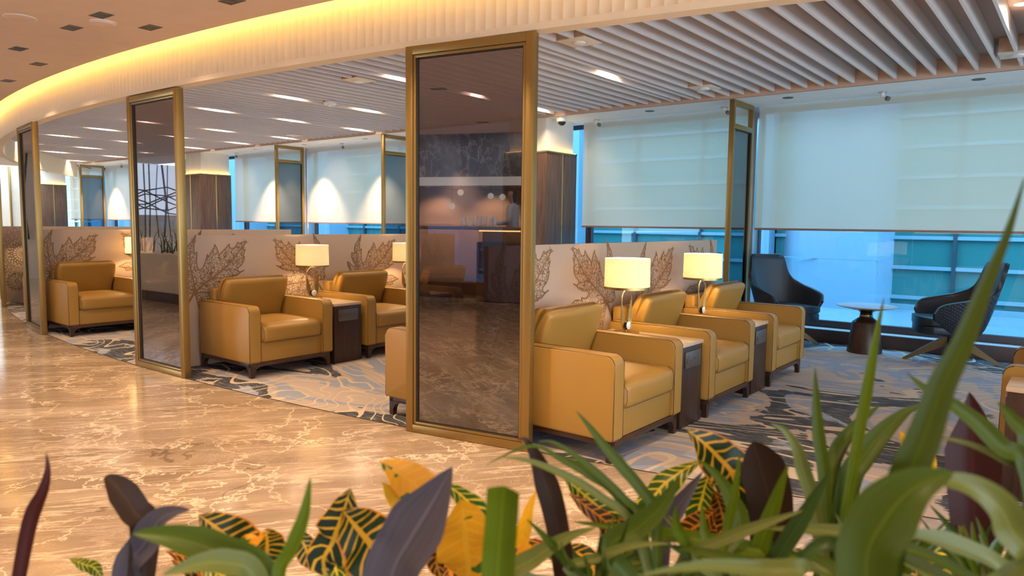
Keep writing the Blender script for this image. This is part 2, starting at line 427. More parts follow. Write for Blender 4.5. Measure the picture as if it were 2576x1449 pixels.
LEAF_VEINS = {'m': [(0.000,0.000),(0.076,0.058),(0.176,0.125),(0.297,0.209),(0.391,0.290),(0.512,0.430),(0.545,0.476)], 'l1': [(0.000,0.000),(0.001,0.052),(-0.013,0.151),(-0.032,0.250),(-0.035,0.342),(-0.027,0.423),(0.024,0.526)], 'a': [(0.176,0.125),(0.173,0.225),(0.175,0.281),(0.194,0.364),(0.214,0.441)], 'b': [(0.347,0.247),(0.324,0.315),(0.327,0.405)], 'c': [(0.261,0.182),(0.286,0.226),(0.273,0.294),(0.259,0.340)], 'd': [(0.372,0.271),(0.483,0.267),(0.513,0.327)], 'e': [(0.176,0.125),(0.295,0.127),(0.418,0.152),(0.513,0.182)], 'f': [(0.410,0.318),(0.392,0.364),(0.363,0.399)], 'g': [(0.076,0.061),(0.081,0.130),(0.034,0.215)], 'h': [(0.140,0.099),(0.137,0.188),(0.110,0.256)], 'i': [(0.291,0.204),(0.388,0.194),(0.456,0.196)], 'k': [(0.078,0.125),(0.143,0.199),(0.136,0.343)], 'lr': [(0.000,0.000),(0.150,-0.010),(0.330,-0.027),(0.445,-0.028),(0.600,0.000)], 'b1': [(0.000,0.000),(0.120,-0.090),(0.240,-0.180),(0.360,-0.260)], 'b2': [(0.000,0.000),(0.060,-0.100),(0.130,-0.220),(0.200,-0.340)], 'b3': [(0.150,-0.010),(0.250,-0.090),(0.390,-0.150)], 'll': [(0.000,0.000),(-0.060,0.060),(-0.120,0.140),(-0.165,0.235)], 'l2': [(-0.013,0.151),(-0.060,0.220),(-0.105,0.330)], 'l3': [(0.330,-0.027),(0.380,0.020),(0.395,0.060)], 'st': [(0.000,0.000),(-0.050,-0.070),(-0.120,-0.190),(-0.160,-0.330),(-0.180,-0.420)]}
# ================================================================== SETTING
# floors
mb = MB(); xs = frange(-27, 6, 67)
mb.grid([[(x, -9.2, 0) for x in xs], [(x, yf(x), 0) for x in xs]])
fl = struct(mb.build('floor', 'marble_floor', smooth=0))
mb = MB()
mb.grid([[(x, -.95 + .012 * (x + 4) ** 2, .0015) for x in xs], [(x, -.5 + .012 * (x + 4) ** 2, .0015) for x in xs]])
struct(mb.build('trim_1', 'marble_border', smooth=0))
mb = MB()
mb.grid([[(x, yf(x), .0) for x in xs], [(x, 9.2, .0) for x in xs]])
cf = struct(mb.build('floor.001', 'carpet', smooth=0))
mb = MB(); mb.tube([(x, yf(x), .001) for x in xs], .0035, 6); struct(mb.build('trim_2', 'bead_dark'))
# corridor ceiling with a curved edge and an open cove behind it
CZ = 2.85; GAP = .175
mb = MB()
e = [(x, yf(x) - GAP) for x in frange(-24, 6, 90)]
mb.grid([[(x, -3.6, 3.42) for x, y in e], [(x, -3.6, CZ) for x, y in e], [(x, y, CZ) for x, y in e], [(x, y, CZ + .03) for x, y in e], [(x, y - .35, CZ + .03) for x, y in e], [(x, -3.5, CZ + .03) for x, y in e]])
mb.grid([[(-24, -3.6, 3.4), (6, -3.6, 3.4)], [(-24, -9.2, 3.4), (6, -9.2, 3.4)]])
struct(mb.build('ceiling', 'ceiling_paint'))
mb = MB()
mb.grid([[(x, yf(x) - 1.2, 3.12) for x, y in e], [(x, yf(x) + .02, 3.12) for x, y in e]])
struct(mb.build('ceiling.001', 'fascia_paint', smooth=0))
# fluted fascia
mb = MB(); path = []; x = -22.0
while x < 5.5:
    dy = (yf(x + .01) - yf(x)) / .01
    step = .074 / math.sqrt(1 + dy * dy)
    for q in range(5):
        xx = x + step * q / 5; dd = .009 * math.sin(PI * q / 5)
        path.append((xx, yf(xx) + dd))
    x += step
mb.grid([[(x, y, 2.565) for x, y in path], [(x, y, 3.12) for x, y in path]])
p2 = [(x, yf(x)) for x in frange(-22, 5.5, 110)]
mb.grid([[(x, y - .012, 2.565) for x, y in p2], [(x, y - .012, 2.525) for x, y in p2], [(x, y + .10, 2.525) for x, y in p2], [(x, y + .10, 3.12) for x, y in p2]])
mb.grid([[(x, y - .012, 2.565) for x, y in p2], [(x, y + .012, 2.565) for x, y in p2]])
fas = struct(mb.build('wall_fascia', 'fascia_paint', smooth=30))
mb = MB(); mb.tube([(x, yf(x) - GAP - .012, CZ + .036) for x in frange(-22, 5.5, 110)], .008, 6)
led = mb.build('light_strip', 'led_yellow'); tag(led, 'yellow light strip hidden in the cove along the curved ceiling edge', 'light strip')
# lounge ceiling: back plane and white baffles with wider lit slots
mb = MB(); mb.grid([[(x, yf(x) + .1, 3.07) for x in xs], [(x, 8.44, 3.07) for x in xs]])
struct(mb.build('ceiling.002', 'ceiling_back', smooth=0))
SLOTS = [-.33, -2.16, -3.99, -5.90, -7.93, -9.70, -11.82, -13.42, -15.17, -17.24, -19.0, -21.4, -23.9]
mb = MB(); x = 2.6; slx = []
while x > -26:
    if all(abs(x - s_) > .065 for s_ in SLOTS): slx.append(x)
    x -= .178
for s_ in SLOTS: slx += [s_ - .085, s_ + .085]
slx.sort()
keep = []
for x in slx:
    if keep and x - keep[-1] < .06: continue
    keep.append(x)
PLATES = [(-3.49, 5.25), (-3.49, 7.80), (-.60, 7.88), (-6.37, 5.25), (-11.4, 7.9), (-8.0, 8.1), (-15.0, 5.6)]
for x in keep:
    y0 = max(yf(x) + .101, 0); cuts = sorted([py for px, py in PLATES if abs(px - x) < .155])
    segs = []; a = y0
    for c_ in cuts: segs.append((a, c_ - .15)); a = c_ + .15
    segs.append((a, 8.405))
    for a, b in segs: mb.box(x - .011, x + .011, a, b, 2.925, 3.069)
struct(mb.build('ceiling_slats', 'slat_paint', smooth=0))
# bulkhead and window soffit
mb = MB(); mb.box(-27, 4, 8.44, 8.46, 2.9, 3.10); struct(mb.build('wall_bulkhead', 'bulkhead_paint', smooth=0))
mb = MB(); mb.box(-27, 4, 8.441, 9.5, 2.9, 2.93); struct(mb.build('ceiling.003', 'soffit_paint', smooth=0))
# window wall
mb = MB(); mb.box(-27, 4, 9.15, 9.20, 0, .155, .006); struct(mb.build('baseboard_window', 'curb_wood'))
mb = MB(); mb.box(-27, 4, 9.20, 9.52, .0, .15); struct(mb.build('trim_3', 'sill_light', smooth=0))
MULL = [-25.0, -22.55, -19.2, -15.55, -12.90, -9.62, -6.02, -3.43, -.2, 2.7]
for i in range(len(MULL) - 1):
    a, b = MULL[i], MULL[i + 1]
    mb = MB()
    for (p, q, z0, z1) in ((a, b, .15, .235), (a, b, 2.84, 2.9), (a, a + .05, .235, 2.84), (b - .05, b, .235, 2.84)): mb.box(p, q, 9.42, 9.50, z0, z1, .004)
    wn = struct(mb.build('window_%d' % (i + 1), 'window_dark'))
    mb = MB(); mb.box(a + .05, b - .05, 9.455, 9.461, .235, 2.84); mb.build('pane', 'glass_window', wn, smooth=0)
for x in (-3.43, -12.90, -22.55):
    mb = MB(); mb.box(x - .035, x + .035, 9.23, 9.42, .15, 2.9, .004); struct(mb.build('trim_4', 'aluminium'))
# far left wall with brass strips, back walls
mb = MB(); mb.box(-27.2, -27, -9.2, 9.5, 0, 3.2); struct(mb.build('wall_left', 'plaster_cream', smooth=0))
mb = MB()
for k in range(18): mb.box(-27, -26.93, 2.2 + k * .37, 2.25 + k * .37, 0, 3.0, .004)
struct(mb.build('trim_5', 'bronze_frame'))
# columns: plaster shaft, walnut cladding with brass strips, light cove on top
def column(xr):
    xl = xr - .80; y0, y1 = 8.38, 9.14
    mb = MB(); mb.box(xl + .07, xr - .07, y0 + .07, y1, 2.40, 2.9, .004); c = mb.build('column', 'plaster_white')
    mb = MB(); mb.box(xl, xr, y0, y1, 0, 2.405, .004); cl = mb.build('cladding', 'walnut_panel', c)
    mb = MB(); mb.box(xr, xr + .005, 8.755, 8.775, 0, 2.40); mb.box(xl + .38, xl + .40, y0 - .005, y0, 0, 2.4); mb.build('strip', 'brass_bright', c)
    mb = MB(); mb.box(xl - .008, xr + .008, y0 - .008, y1, 2.405, 2.43, .003); mb.build('cap', 'brass', c)
    mb = MB(); mb.box(xl + .03, xr - .025, y0 + .025, y0 + .045, 2.431, 2.438); mb.box(xr - .045, xr - .025, y0 + .045, y1, 2.431, 2.438); mb.build('light_strip', 'led_column', c)
    struct(c)
for xr in (3.5, -6.07, -15.64, -25.2): column(xr)
# roller blinds
def blind(a, b, label):
    t = thing('roller_blind', label, 'blind', ((a + b) / 2, 9.205, 1.36), 0, 'roller blinds on the window wall')
    h = (b - a) / 2
    mb = MB(); n = 40
    mb.grid([[(-h + 2 * h * j / n, .006 * math.sin(j * .9 + i) * (1 - i / 8), .012 + (1.535 - .012) * i / 8) for j in range(n + 1)] for i in range(9)])
    mb.build('fabric', 'blind_fabric', t, smooth=60)
    mb = MB(); mb.box(-h, h, -.012, .012, -.012, .014, .004); mb.build('bottom_rail', 'blind_rail', t)
    mb = MB(); pts = [(h + .012, .03, 1.4)] + [(h + .012 + .004 * math.sin(k), .03, 1.4 - 1.5 * k / 8) for k in range(1, 9)]
    pts += [(h + .02, .03, -.13), (h + .03, .03, -.10), (h + .026, .03, 1.4)]
    mb.tube(pts, .0025, 5); mb.build('chain', 'plastic_white', t)
BL = [(-3.365, 2.6, 'wide blind behind the two navy swivel chairs, lowered halfway'), (-6.00, -3.46, 'blind right of the nearest walnut column, partly behind a slim glass screen'),
      (-9.57, -6.95, 'blind left of the nearest walnut column, seen darkly through the largest glass screen'), (-12.80, -9.63, 'blind with a full warm light scallop between two slim glass screens'),
      (-15.58, -12.88, 'blind just right of the middle walnut column with a scallop at its edge'), (-19.15, -16.5, 'blind left of the middle walnut column, mostly behind the middle glass screen'),
      (-22.48, -19.25, 'blind with a warm scallop just right of the furthest slim glass screen'), (-25.1, -22.6, 'furthest blind, next to the furthest walnut column')]
for a, b, l in BL: blind(a, b, l)
# outside: deck and office facade
mb = MB(); mb.box(-40, 12, 9.53, 14.2, -.3, -.02); struct(mb.build('floor.002', 'deck_membrane', smooth=0))
t = thing('building_facade', 'blue-green glass building front with white piers outside the windows', 'building', (0, 14.0, -.02))
mb = MB(); mb.box(-40, 12, 0.05, .3, 0, 4.3); mb.build('glazing', 'facade_teal', t, smooth=0)
mb = MB()
z = .22
while z < 4.2: mb.box(-40, 12, -.02, .05, z - .03, z + .03); z += .515
mb.box(-40, 12, -.03, .05, 0, .10)
mb.build('transom', 'facade_frame', t, smooth=0)
mb = MB(); x = 7.26
while x > -40: mb.box(x - .03, x + .03, -.035, .05, .1, 4.3); x -= 1.5
mb.build('mullion', 'facade_dark', t, smooth=0)
def pier(x0, x1, ch=.0, d=.55):
    mb = MB()
    if ch: mb.prism([(x0, .05), (x0 + ch * .55, -d), (x0 + ch, -d - .12), (x1 - .12, -d - .12), (x1, .05)], 'z', 0, 4.3)
    else: mb.prism([(x0, .05), (x0, -.35), (x1, -.35), (x1, .05)], 'z', 0, 4.3)
    for zz in (.86, 2.6): mb.box(x0 + .05, x1 - .05, -d - .123, -d - .1, zz, zz + .012) if ch else None
    mb.build('pier', 'facade_white', t, smooth=0)
for a, b, ch in ((-4.55, -2.66, .83), (-4.95, -4.71, 0), (-9.9, -9.01, 0), (-14.12, -12.23, .83), (-14.52, -14.28, 0), (-18.5, -17.55, .3), (-19.24, -18.96, 0), (-23.69, -21.8, .83), (-24.1, -23.85, 0), (-33.3, -31.4, .83), (-35, -34, 0), (5.0, 6.9, .83)):
    pier(a, b, ch)
# ------------------------------------------------------------------ corridor back: bar recess, dark stone wall, lit screen wall
mb = MB()
mb.box(-12, 6, -9.2, -9.0, 0, 3.4); struct(mb.build('wall_back', 'plaster_cream', smooth=0))
mb = MB(); mb.box(-10.5, 4, -7.0, -6.0, 2.13, 3.4); struct(mb.build('wall_stone', 'marble_dark', smooth=0))
mb = MB(); mb.box(-10.5, 4, -6.0, -5.9, 2.13, 2.30); struct(mb.build('trim_6', 'soffit_paint', smooth=0))
mb = MB(); mb.box(-10.5, 4, -7.05, -7.0, 0, 2.13); struct(mb.build('wall_bar', 'bar_wood', smooth=0))
mb = MB(); mb.box(-10.5, 4, -7.0, -4.9, 0, .28); struct(mb.build('floor.003', 'bar_front', smooth=0))
t = thing('bar_counter', 'dark bar counter across the corridor with a lit top edge, seen as a reflection', 'bar counter', (-4, -4.55, 0))
mb = MB(); mb.box(-1.78, 2.6, -.30, .22, 0.02, 1.06, .01); mb.build('front_panel', 'bar_front', t)
mb = MB(); mb.box(-3.8, 3.2, -.34, .10, 1.27, 1.33, .008); mb.build('worktop', 'bar_wood', t)
mb = MB(); mb.box(-1.78, 2.6, -.30, -.1, 1.06, 1.27); mb.build('riser', 'bar_wood', t)
mb = MB(); mb.box(-1.78, 2.6, .07, .09, 1.245, 1.265); mb.build('light_strip', 'led_bar', t)
for k, (x, z) in enumerate(((-6.83, 1.72), (-6.65, 1.99), (-6.02, 1.92), (-5.78, 1.90), (-4.6, 1.95), (-3.4, 1.9))):
    t = thing('pendant_lamp', 'small round white pendant lamp over the bar, seen as a reflection', 'lamp', (x, -5.8, z), 0, 'pendants over the bar')
    mb = MB(); mb.lathe([(.06 * math.sin(a), -.06 * math.cos(a)) for a in frange(0, PI, 12)], 18); mb.build('globe', 'globe_on', t)
    mb = MB(); mb.tube([(0, 0, .06), (0, 0, 2.128 - z)], .005, 6); mb.build('cord', 'plastic_black', t)
for k in range(5):  # added downlights, put in to brighten the reflected bar
    x = -7.6 + k * 1.25
    t = thing('added_bar_downlight', 'added downlight brightening the wood wall behind the bar for its reflection', 'downlight', (x, -6.35, 2.129), 0, 'added downlights over the bar')
    mb = MB(); mb.lathe([(.045, 0), (.045, -.006), (.036, -.006), (.036, 0)], 18, closed=True); mb.build('ring', 'plastic_white', t)
    light('bar_fill_beam', 'SPOT', (x, -6.35, 2.12), 70.0, (1.0, .70, .46), (math.radians(-28), 0, 0), spot_size=math.radians(105), spot_blend=.7, shadow_soft_size=.02)
for k in range(4):  # unseen spots without fixtures, added to brighten the stone wall and bar front
    light('bar_front_fill', 'SPOT', (-8 + k * 2.0, -3.9, 3.38), 70.0, (1.0, .88, .76), (math.radians(-42), 0, 0), spot_size=math.radians(95), spot_blend=.7, shadow_soft_size=.03)
random.seed(3)
def bar_glass(x, y, h, r, i):
    mb = MB(); mb.lathe([(0, 0), (r, 0), (r * 1.06, h * .5), (r * .9, h), (r * .82, h), (r * .95, h * .5), (r * .88, .006), (0, .006)], 12)
    o = mb.build('bar_glass', 'ceramic_white', None, loc=(x, y, 1.331))
    tag(o, 'small white glass standing in the row on the bar counter', 'glass', 'white glasses on the bar')
for i in range(9): bar_glass(-6.16 + i * .075 + random.uniform(-.02, .02), -4.70 + random.uniform(-.07, .07), random.choice((.10, .14, .19)), random.uniform(.025, .036), i)
# lit screen wall of dark sticks far down the corridor
mb = MB(); mb.box(-19.6, -19.4, -7, 1.9, 1.5, 2.85); struct(mb.build('window_20', 'light_panel', smooth=0))
mb = MB(); mb.box(-19.6, -19.4, -7, 1.9, 0, 1.5); mb.box(-19.6, -19.4, 1.9, 3.2, 0, 2.85); struct(mb.build('wall_corridor', 'plaster_cream', smooth=0))
mb = MB(); random.seed(8)
for k in range(56):
    y = -6.9 + k * .178 + random.uniform(-.06, .06); mb.tube([(-19.3, y, .9), (-19.3, y + random.uniform(-.12, .12), 1.8), (-19.3, y + random.uniform(-.05, .05), 2.84)], random.uniform(.012, .028), 6)
for k in range(7):
    pts = [(-19.27, -6.8 + j * .6, 1.75 + .28 * math.sin(j * 1.1 + k * 1.7) + k * .045) for j in range(15)]; mb.tube(pts, .018, 6)
tag(mb.build('stick_screen', 'stick_dark'), 'screen of dark upright sticks before a pale lit wall, seen only as a reflection', 'screen')
# ================================================================== FURNITURE
def puff(x0, x1, y0, y1, z0, z1, r, puff_z=.02, n=14, crown_x=0.0, front_bulge=0.0):
    """rounded cushion mesh: superellipsoid-edged box with a soft crown; returns list of verts in the MB given"""
    mb = MB(); mb.box(-1, 1, -1, 1, -1, 1)
    bm = mb.bm
    bmesh.ops.subdivide_edges(bm, edges=bm.edges[:], cuts=n - 1, use_grid_fill=True)
    hx, hy, hz = (x1 - x0) / 2, (y1 - y0) / 2, (z1 - z0) / 2
    for v in bm.verts:
        x, y, z = v.co.x * hx, v.co.y * hy, v.co.z * hz
        ix, iy, iz = max(-hx + r, min(hx - r, x)), max(-hy + r, min(hy - r, y)), max(-hz + r, min(hz - r, z))
        d = Vector((x - ix, y - iy, z - iz))
        if d.length > 1e-6:
            # map box corner region onto sphere
            m = max(abs(d.x), abs(d.y), abs(d.z)); d = d.normalized() * m
        u, w = x / hx, y / hy
        k = max(0, (1 - u * u)) * max(0, (1 - w * w))
        px, py, pz = ix + d.x, iy + d.y, iz + d.z
        pz += puff_z * (k ** .6) * (1 if z > 0 else -.3) * (abs(z) / hz)
        if x > 0: px += front_bulge * (x / hx) * max(0, 1 - w * w) ** .5 * max(0, 1 - (z / hz) ** 2)
        v.co = Vector((px + (x0 + x1) / 2, py + (y0 + y1) / 2, pz + (z0 + z1) / 2))
    return mb
CW = .4475
def armchair(label):
    t = thing('armchair', label, 'armchair', (0, 0, 0), 0, 'tan leather armchairs in rows')
    # wooden base frame
    mb = MB()
    mb.box(-.42, .425, -.425, -.385, .098, .134, .003); mb.box(-.42, .425, .385, .425, .098, .134, .003)
    mb.box(.385, .425, -.425, .425, .098, .134, .003); mb.box(-.42, -.38, -.425, .425, .098, .134, .003)
    mb.build('base_frame', 'walnut_rail', t)
    for sx in (1, -1):
        for sy in (1, -1):
            mb = MB()
            def P(a): return [(p * sy + .425 * sy, q) for p, q in a]
            prof = [(0, .10), (0, .004), (-.006, 0), (-.034, 0), (-.040, .045), (-.055, .075), (-.085, .092), (-.125, .10)]
            mb.prism([(p * sy + .425 * sy, q) for p, q in prof], 'x', .385 if sx > 0 else -.385, .424 if sx > 0 else -.424)
            mb.prism([(p * sx + .4245 * sx, q) for p, q in prof], 'y', .386 * sy, .4245 * sy)
            mb.build('leg', 'walnut_dark', t)
    for sy in (1, -1):
        mb = MB(); y0, y1 = (CW - .118, CW) if sy > 0 else (-CW, -CW + .118)
        pr = [(-.40, .135), (.432, .135), (.445, .15)]
        for k in range(9):
            a = k / 8 * PI / 2; pr.append((.445 - .055 + .055 * math.cos(a), .585 + .055 * math.sin(a)))
        pr += [(-.38, .640), (-.40, .62)]
        geo = mb.prism(pr, 'y', y0, y1)
        ed = [e_ for e_ in mb.bm.edges if abs(e_.verts[0].co.y - e_.verts[1].co.y) < 1e-6]
        bmesh.ops.bevel(mb.bm, geom=ed, offset=.012, segments=3, profile=.5, affect='EDGES')
        a = mb.build('arm', 'leather', t, smooth=40)
        mb = MB()
        loop = [(p[0], p[1]) for p in pr[1:-1]]
        for yy in (y0 + .004, y1 - .004):
            mb.tube([(min(p, .4445) - .001, yy, q - .0005) for p, q in loop], .0020, 6)
        mb.build('piping', 'leather_piping', a)
    mb = MB(); mb.box(-.36, .418, -CW + .119, CW - .119, .135, .31, .006); mb.box(.40, .4195, -.325, -.322, .14, .30, mat=None)
    mb.build('seat_base', 'leather', t)
    sc = puff(-.24, .452, -.327, .327, .300, .468, .045, .022, 16, front_bulge=.012)
    scu = sc.build('seat_cushion', 'leather', t, smooth=70)
    mb = MB()
    for sg in (1, -1): mb.tube([(.40, .3255 * sg, .470), (.438, .318 * sg, .452), (.4525, .305 * sg, .42), (.4535, .303 * sg, .36), (.445, .312 * sg, .318)], .0014, 6)
    mb.tube([(.4375, y, .311) for y in frange(-.29, .29, 12)], .0014, 6)
    mb.build('piping', 'leather_piping', scu)
    mb = MB(); mb.box(-.445, -.345, -.327, .327, .135, .745, .022, 3); mb.build('back_frame', 'leather', t, smooth=40)
    # leaning back cushion
    bc = puff(-.215, .218, -.327, .327, -.085, .080, .030, .014, 22)
    for v in bc.bm.verts:
        v.co.y += .010 * math.sin(v.co.x * 15) * (v.co.y / .3) ** 3
        if v.co.z > 0: v.co.z -= .045 * max(0, (v.co.x + .05) / .265) ** 1.3
    M = Matrix.Translation((-.238, 0, .648)) @ Matrix.Rotation(math.radians(-72), 4, 'Y')
    bmesh.ops.transform(bc.bm, matrix=M, verts=bc.bm.verts)
    b = bc.build('back_cushion', 'leather', t, smooth=70)
    mb = MB()
    mb.tube([M @ Vector((x, y, .0665 - .045 * max(0, (x + .05) / .265) ** 1.3)) for x, y in [(-.19, -.320), (.18, -.320), (.203, -.312), (.211, -.29), (.211, .29), (.203, .312), (.18, .320), (-.19, .320)]], .0016, 6)
    mb.build('piping', 'leather_piping', b)
    return t
def side_table(label):
    t = thing('side_table', label, 'side table', (0, 0, 0), 0, 'narrow walnut side tables between armchairs')
    mb = MB(); mb.box(-.37, .37, -.168, .168, 0.002, .564, .003); mb.build('body', 'walnut_dark', t)
    mb = MB(); mb.box(-.375, .377, -.171, .171, .565, .590, .003); mb.build('table_top', 'table_stone', t)
    mb = MB(); mb.box(.370, .381, -.122, .122, .415, .530, .003); p = mb.build('power_panel', 'steel_plate', t)
    mb = MB(); mb.box(.381, .3835, -.075, .095, .44, .507, .001, mat='steel_plate')
    for yy in (-.045, .065):
        for dy, dz, w, h in ((0, .016, .007, .012), (-.011, -.006, .010, .006), (.011, -.006, .010, .006)): mb.box(.3835, .3842, yy + dy - w / 2, yy + dy + w / 2, .473 + dz - h / 2, .473 + dz + h / 2, mat='socket_dark')
    for yy in (.0, .022): mb.box(.3835, .3842, yy - .003, yy + .003, .465, .485, mat='socket_dark')
    mb.box(.381, .3835, -.108, -.100, .45, .485, mat='socket_dark')
    mb.build('socket', 'steel_plate', p)
    return t
def table_lamp(label):
    t = thing('table_lamp', label, 'lamp', (0, 0, 0), 0, 'lit table lamps with round cream shades')
    mb = MB(); mb.lathe([(0, 0), (.098, 0), (.10, .003), (.10, .013), (.097, .016), (0, .016)], 40); mb.tube([(0, 0, .016), (0, 0, .032)], .008, 10); mb.build('base', 'brass', t)
    mb = MB()
    def U(w, z0, zl, zr, close=False, r=.0048):
        pts = [(0, -w, zl)]; R_ = w
        pts += [(0, -w, z0 + R_)]
        pts += [(0, -w * math.cos(a), z0 + R_ - R_ * math.sin(a)) for a in frange(0, PI, 13)[1:-1]]
        pts += [(0, w, z0 + R_), (0, w, zr)]
        if close: pts += [(0, w * math.cos(a), zr + R_ * math.sin(a)) for a in frange(0, PI, 15)[1:-1]]
        mb.tube(pts, r, 8, closed=close)
    U(.072, .030, .255, .255, True)
    U(.060, .042, .215, .245); U(.049, .053, .185, .215); U(.039, .063, .155, .18); U(.030, .072, .135, .150)
    mb.tube([(0, 0, .325), (0, 0, .39)], .005, 8)
    mb.build('stand', 'brass', t)
    mb = MB(); mb.lathe([(0, 0), (.031, 0), (.034, .004), (.034, .016), (0, .016)], 24)
    bmesh.ops.transform(mb.bm, matrix=Matrix.Translation((.004, 0, .062)) @ Matrix.Rotation(PI / 2, 4, 'Y'), verts=mb.bm.verts); mb.build('weight', 'black_gloss', t)
    mb = MB(); mb.lathe([(0, 0), (.030, 0), (.031, .003), (.027, .006), (0, .008)], 24)
    bmesh.ops.transform(mb.bm, matrix=Matrix.Translation((.0205, 0, .062)) @ Matrix.Rotation(PI / 2, 4, 'Y'), verts=mb.bm.verts); mb.build('medallion', 'ceramic_white', t)
    mb = MB(); mb.lathe([(.168, .345), (.1655, .56), (.1645, .56), (.167, .345)], 48, closed=True); sh = mb.build('lamp_shade', 'shade_fabric', t, smooth=50)
    mb = MB(); mb.lathe([(.1695, .334), (.1695, .352), (.166, .352), (.166, .334)], 48, closed=True)
    for k in range(3):
        a = k * 2 * PI / 3 + .3; mb.tube([(0, 0, .40), (.166 * math.cos(a), .166 * math.sin(a), .345)], .002, 5)
    mb.build('ring', 'brass', sh)
    mb = MB(); mb.lathe([(0, .385), (.013, .386), (.013, .408), (0, .409)], 16); mb.build('lamp_holder', 'brass', t)
    return t
# partitions with printed leaves
def ribbon(mb, pts, w, off, mat):
    n = len(pts); P = []
    for i, (y, z) in enumerate(pts):
        a = pts[max(0, i - 1)]; b = pts[min(n - 1, i + 1)]
        tx, tz = b[0] - a[0], b[1] - a[1]; l = math.hypot(tx, tz) or 1
        ww = w[i] if isinstance(w, list) else w
        P.append([(off, y - tz / l * ww, z + tx / l * ww), (off, y + tz / l * ww, z - tx / l * ww)])
    mb.grid(P, mat=mat)
def smooth_line(pts, n=5):
    out = []
    for i in range(len(pts) - 1):
        p0 = pts[max(0, i - 1)]; p1 = pts[i]; p2 = pts[i + 1]; p3 = pts[min(len(pts) - 1, i + 2)]
        for k in range(n):
            t = k / n
            out.append(tuple(.5 * (2 * p1[j] + (p2[j] - p0[j]) * t + (2 * p0[j] - 5 * p1[j] + 4 * p2[j] - p3[j]) * t * t + (3 * p1[j] - p0[j] - 3 * p2[j] + p3[j]) * t ** 3) for j in range(len(p1))))
    out.append(tuple(pts[-1])); return out
def leaf_print(parent, by, bz, sc=1.0, mirror=False, ymax=99):
    s = -1 if mirror else 1
    T = lambda p: (by + s * p[0] * sc, bz + p[1] * sc)
    mb = MB()
    poly = [T(p) for p in LEAF_OUT]
    vs = [mb.bm.verts.new((.0012, y, z)) for y, z in poly]; k = mb.mi('print_leaf_net')
    for tri in tessellate_polygon([[Vector((y, z, 0)) for y, z in poly]]):
        try: mb.bm.faces.new([vs[i] for i in tri]).material_index = k
        except ValueError: pass
    for i in range(len(poly)):
        (y, z), (y2, z2) = poly[i], poly[(i + 1) % len(poly)]; l = math.hypot(y2 - y, z2 - z) or 1
        w = .0056 * sc; ty, tz = (y2 - y) / l * w * .7, (z2 - z) / l * w * .7
        ribbon(mb, [(y - ty, z - tz), (y2 + ty, z2 + tz)], w, .0017 + (i % 3) * .0002, 'print_brown')
    for vi, (k, v) in enumerate(LEAF_VEINS.items()):
        off = .0024 + vi * .00012
        pts = smooth_line([T(p) for p in v]); n = len(pts)
        w0 = {'m': .011, 'st': .0115, 'l1': .0075, 'lr': .0075}.get(k, .0045)
        ribbon(mb, pts, [w0 * (1 - .65 * i / n) if k != 'st' else w0 for i in range(n)], off, 'print_brown')
        # side veins springing from the larger veins
        if k in ('m', 'l1', 'lr', 'b1'):
            for q in range(3, n - 3, 3):
                (y, z), (y2, z2) = pts[q], pts[q + 1]; a = math.atan2(z2 - z, y2 - y)
                for sg in (1, -1):
                    L_ = .07 * sc * (1 - .4 * q / n); b = a + sg * .75
                    mid = (y + math.cos(b) * L_ * .5, z + math.sin(b) * L_ * .5); end = (mid[0] + math.cos(b - sg * .3) * L_ * .5, mid[1] + math.sin(b - sg * .3) * L_ * .5)
                    ribbon(mb, smooth_line([(y, z), mid, end], 4), .0024 * sc, .00222 + (q % 2) * .00008 + (sg + 1) * .00003, 'print_brown')
    o = mb.build('leaf_print', None, parent, smooth=0); return o
def partition(x, y0, y1, label):
    t = thing('partition', label, 'partition', (x, 0, 0), 0)
    mb = MB(); mb.box(-.04, 0, y0, y1, 0.003, 1.25, .003); mb.build('panel', 'partition_laminate', t)
    return t
P1 = partition(-3.0, 3.52, 7.15, 'cream low partition with leaf prints behind the nearest row of armchairs')
for by, bz, sc, mi in ((3.662, .734, 1, False), (4.99, .775, .93, True), (5.598, .71, 1, False), (7.0, .76, .93, True)):
    leaf_print(P1, by, bz, sc, mi)
P2 = partition(-6.6, 3.37, 7.05, 'cream low partition with leaf prints behind the middle row of armchairs')
for by, bz, sc, mi in ((3.454, .708, 1, False), (4.83, .755, .93, True), (5.438, .70, 1, False), (6.7, .76, .93, True)): leaf_print(P2, by, bz, sc, mi)
P3 = partition(-10.2, 3.40, 7.0, 'cream leaf-print partition behind the armchair furthest left')
for by, bz, sc, mi in ((3.484, .703, 1, False), (4.855, .755, .93, True), (5.44, .70, 1, False)): leaf_print(P3, by, bz, sc, mi)
P4 = partition(-13.8, 4.0, 6.95, 'furthest partition, with a dark mandala line print')
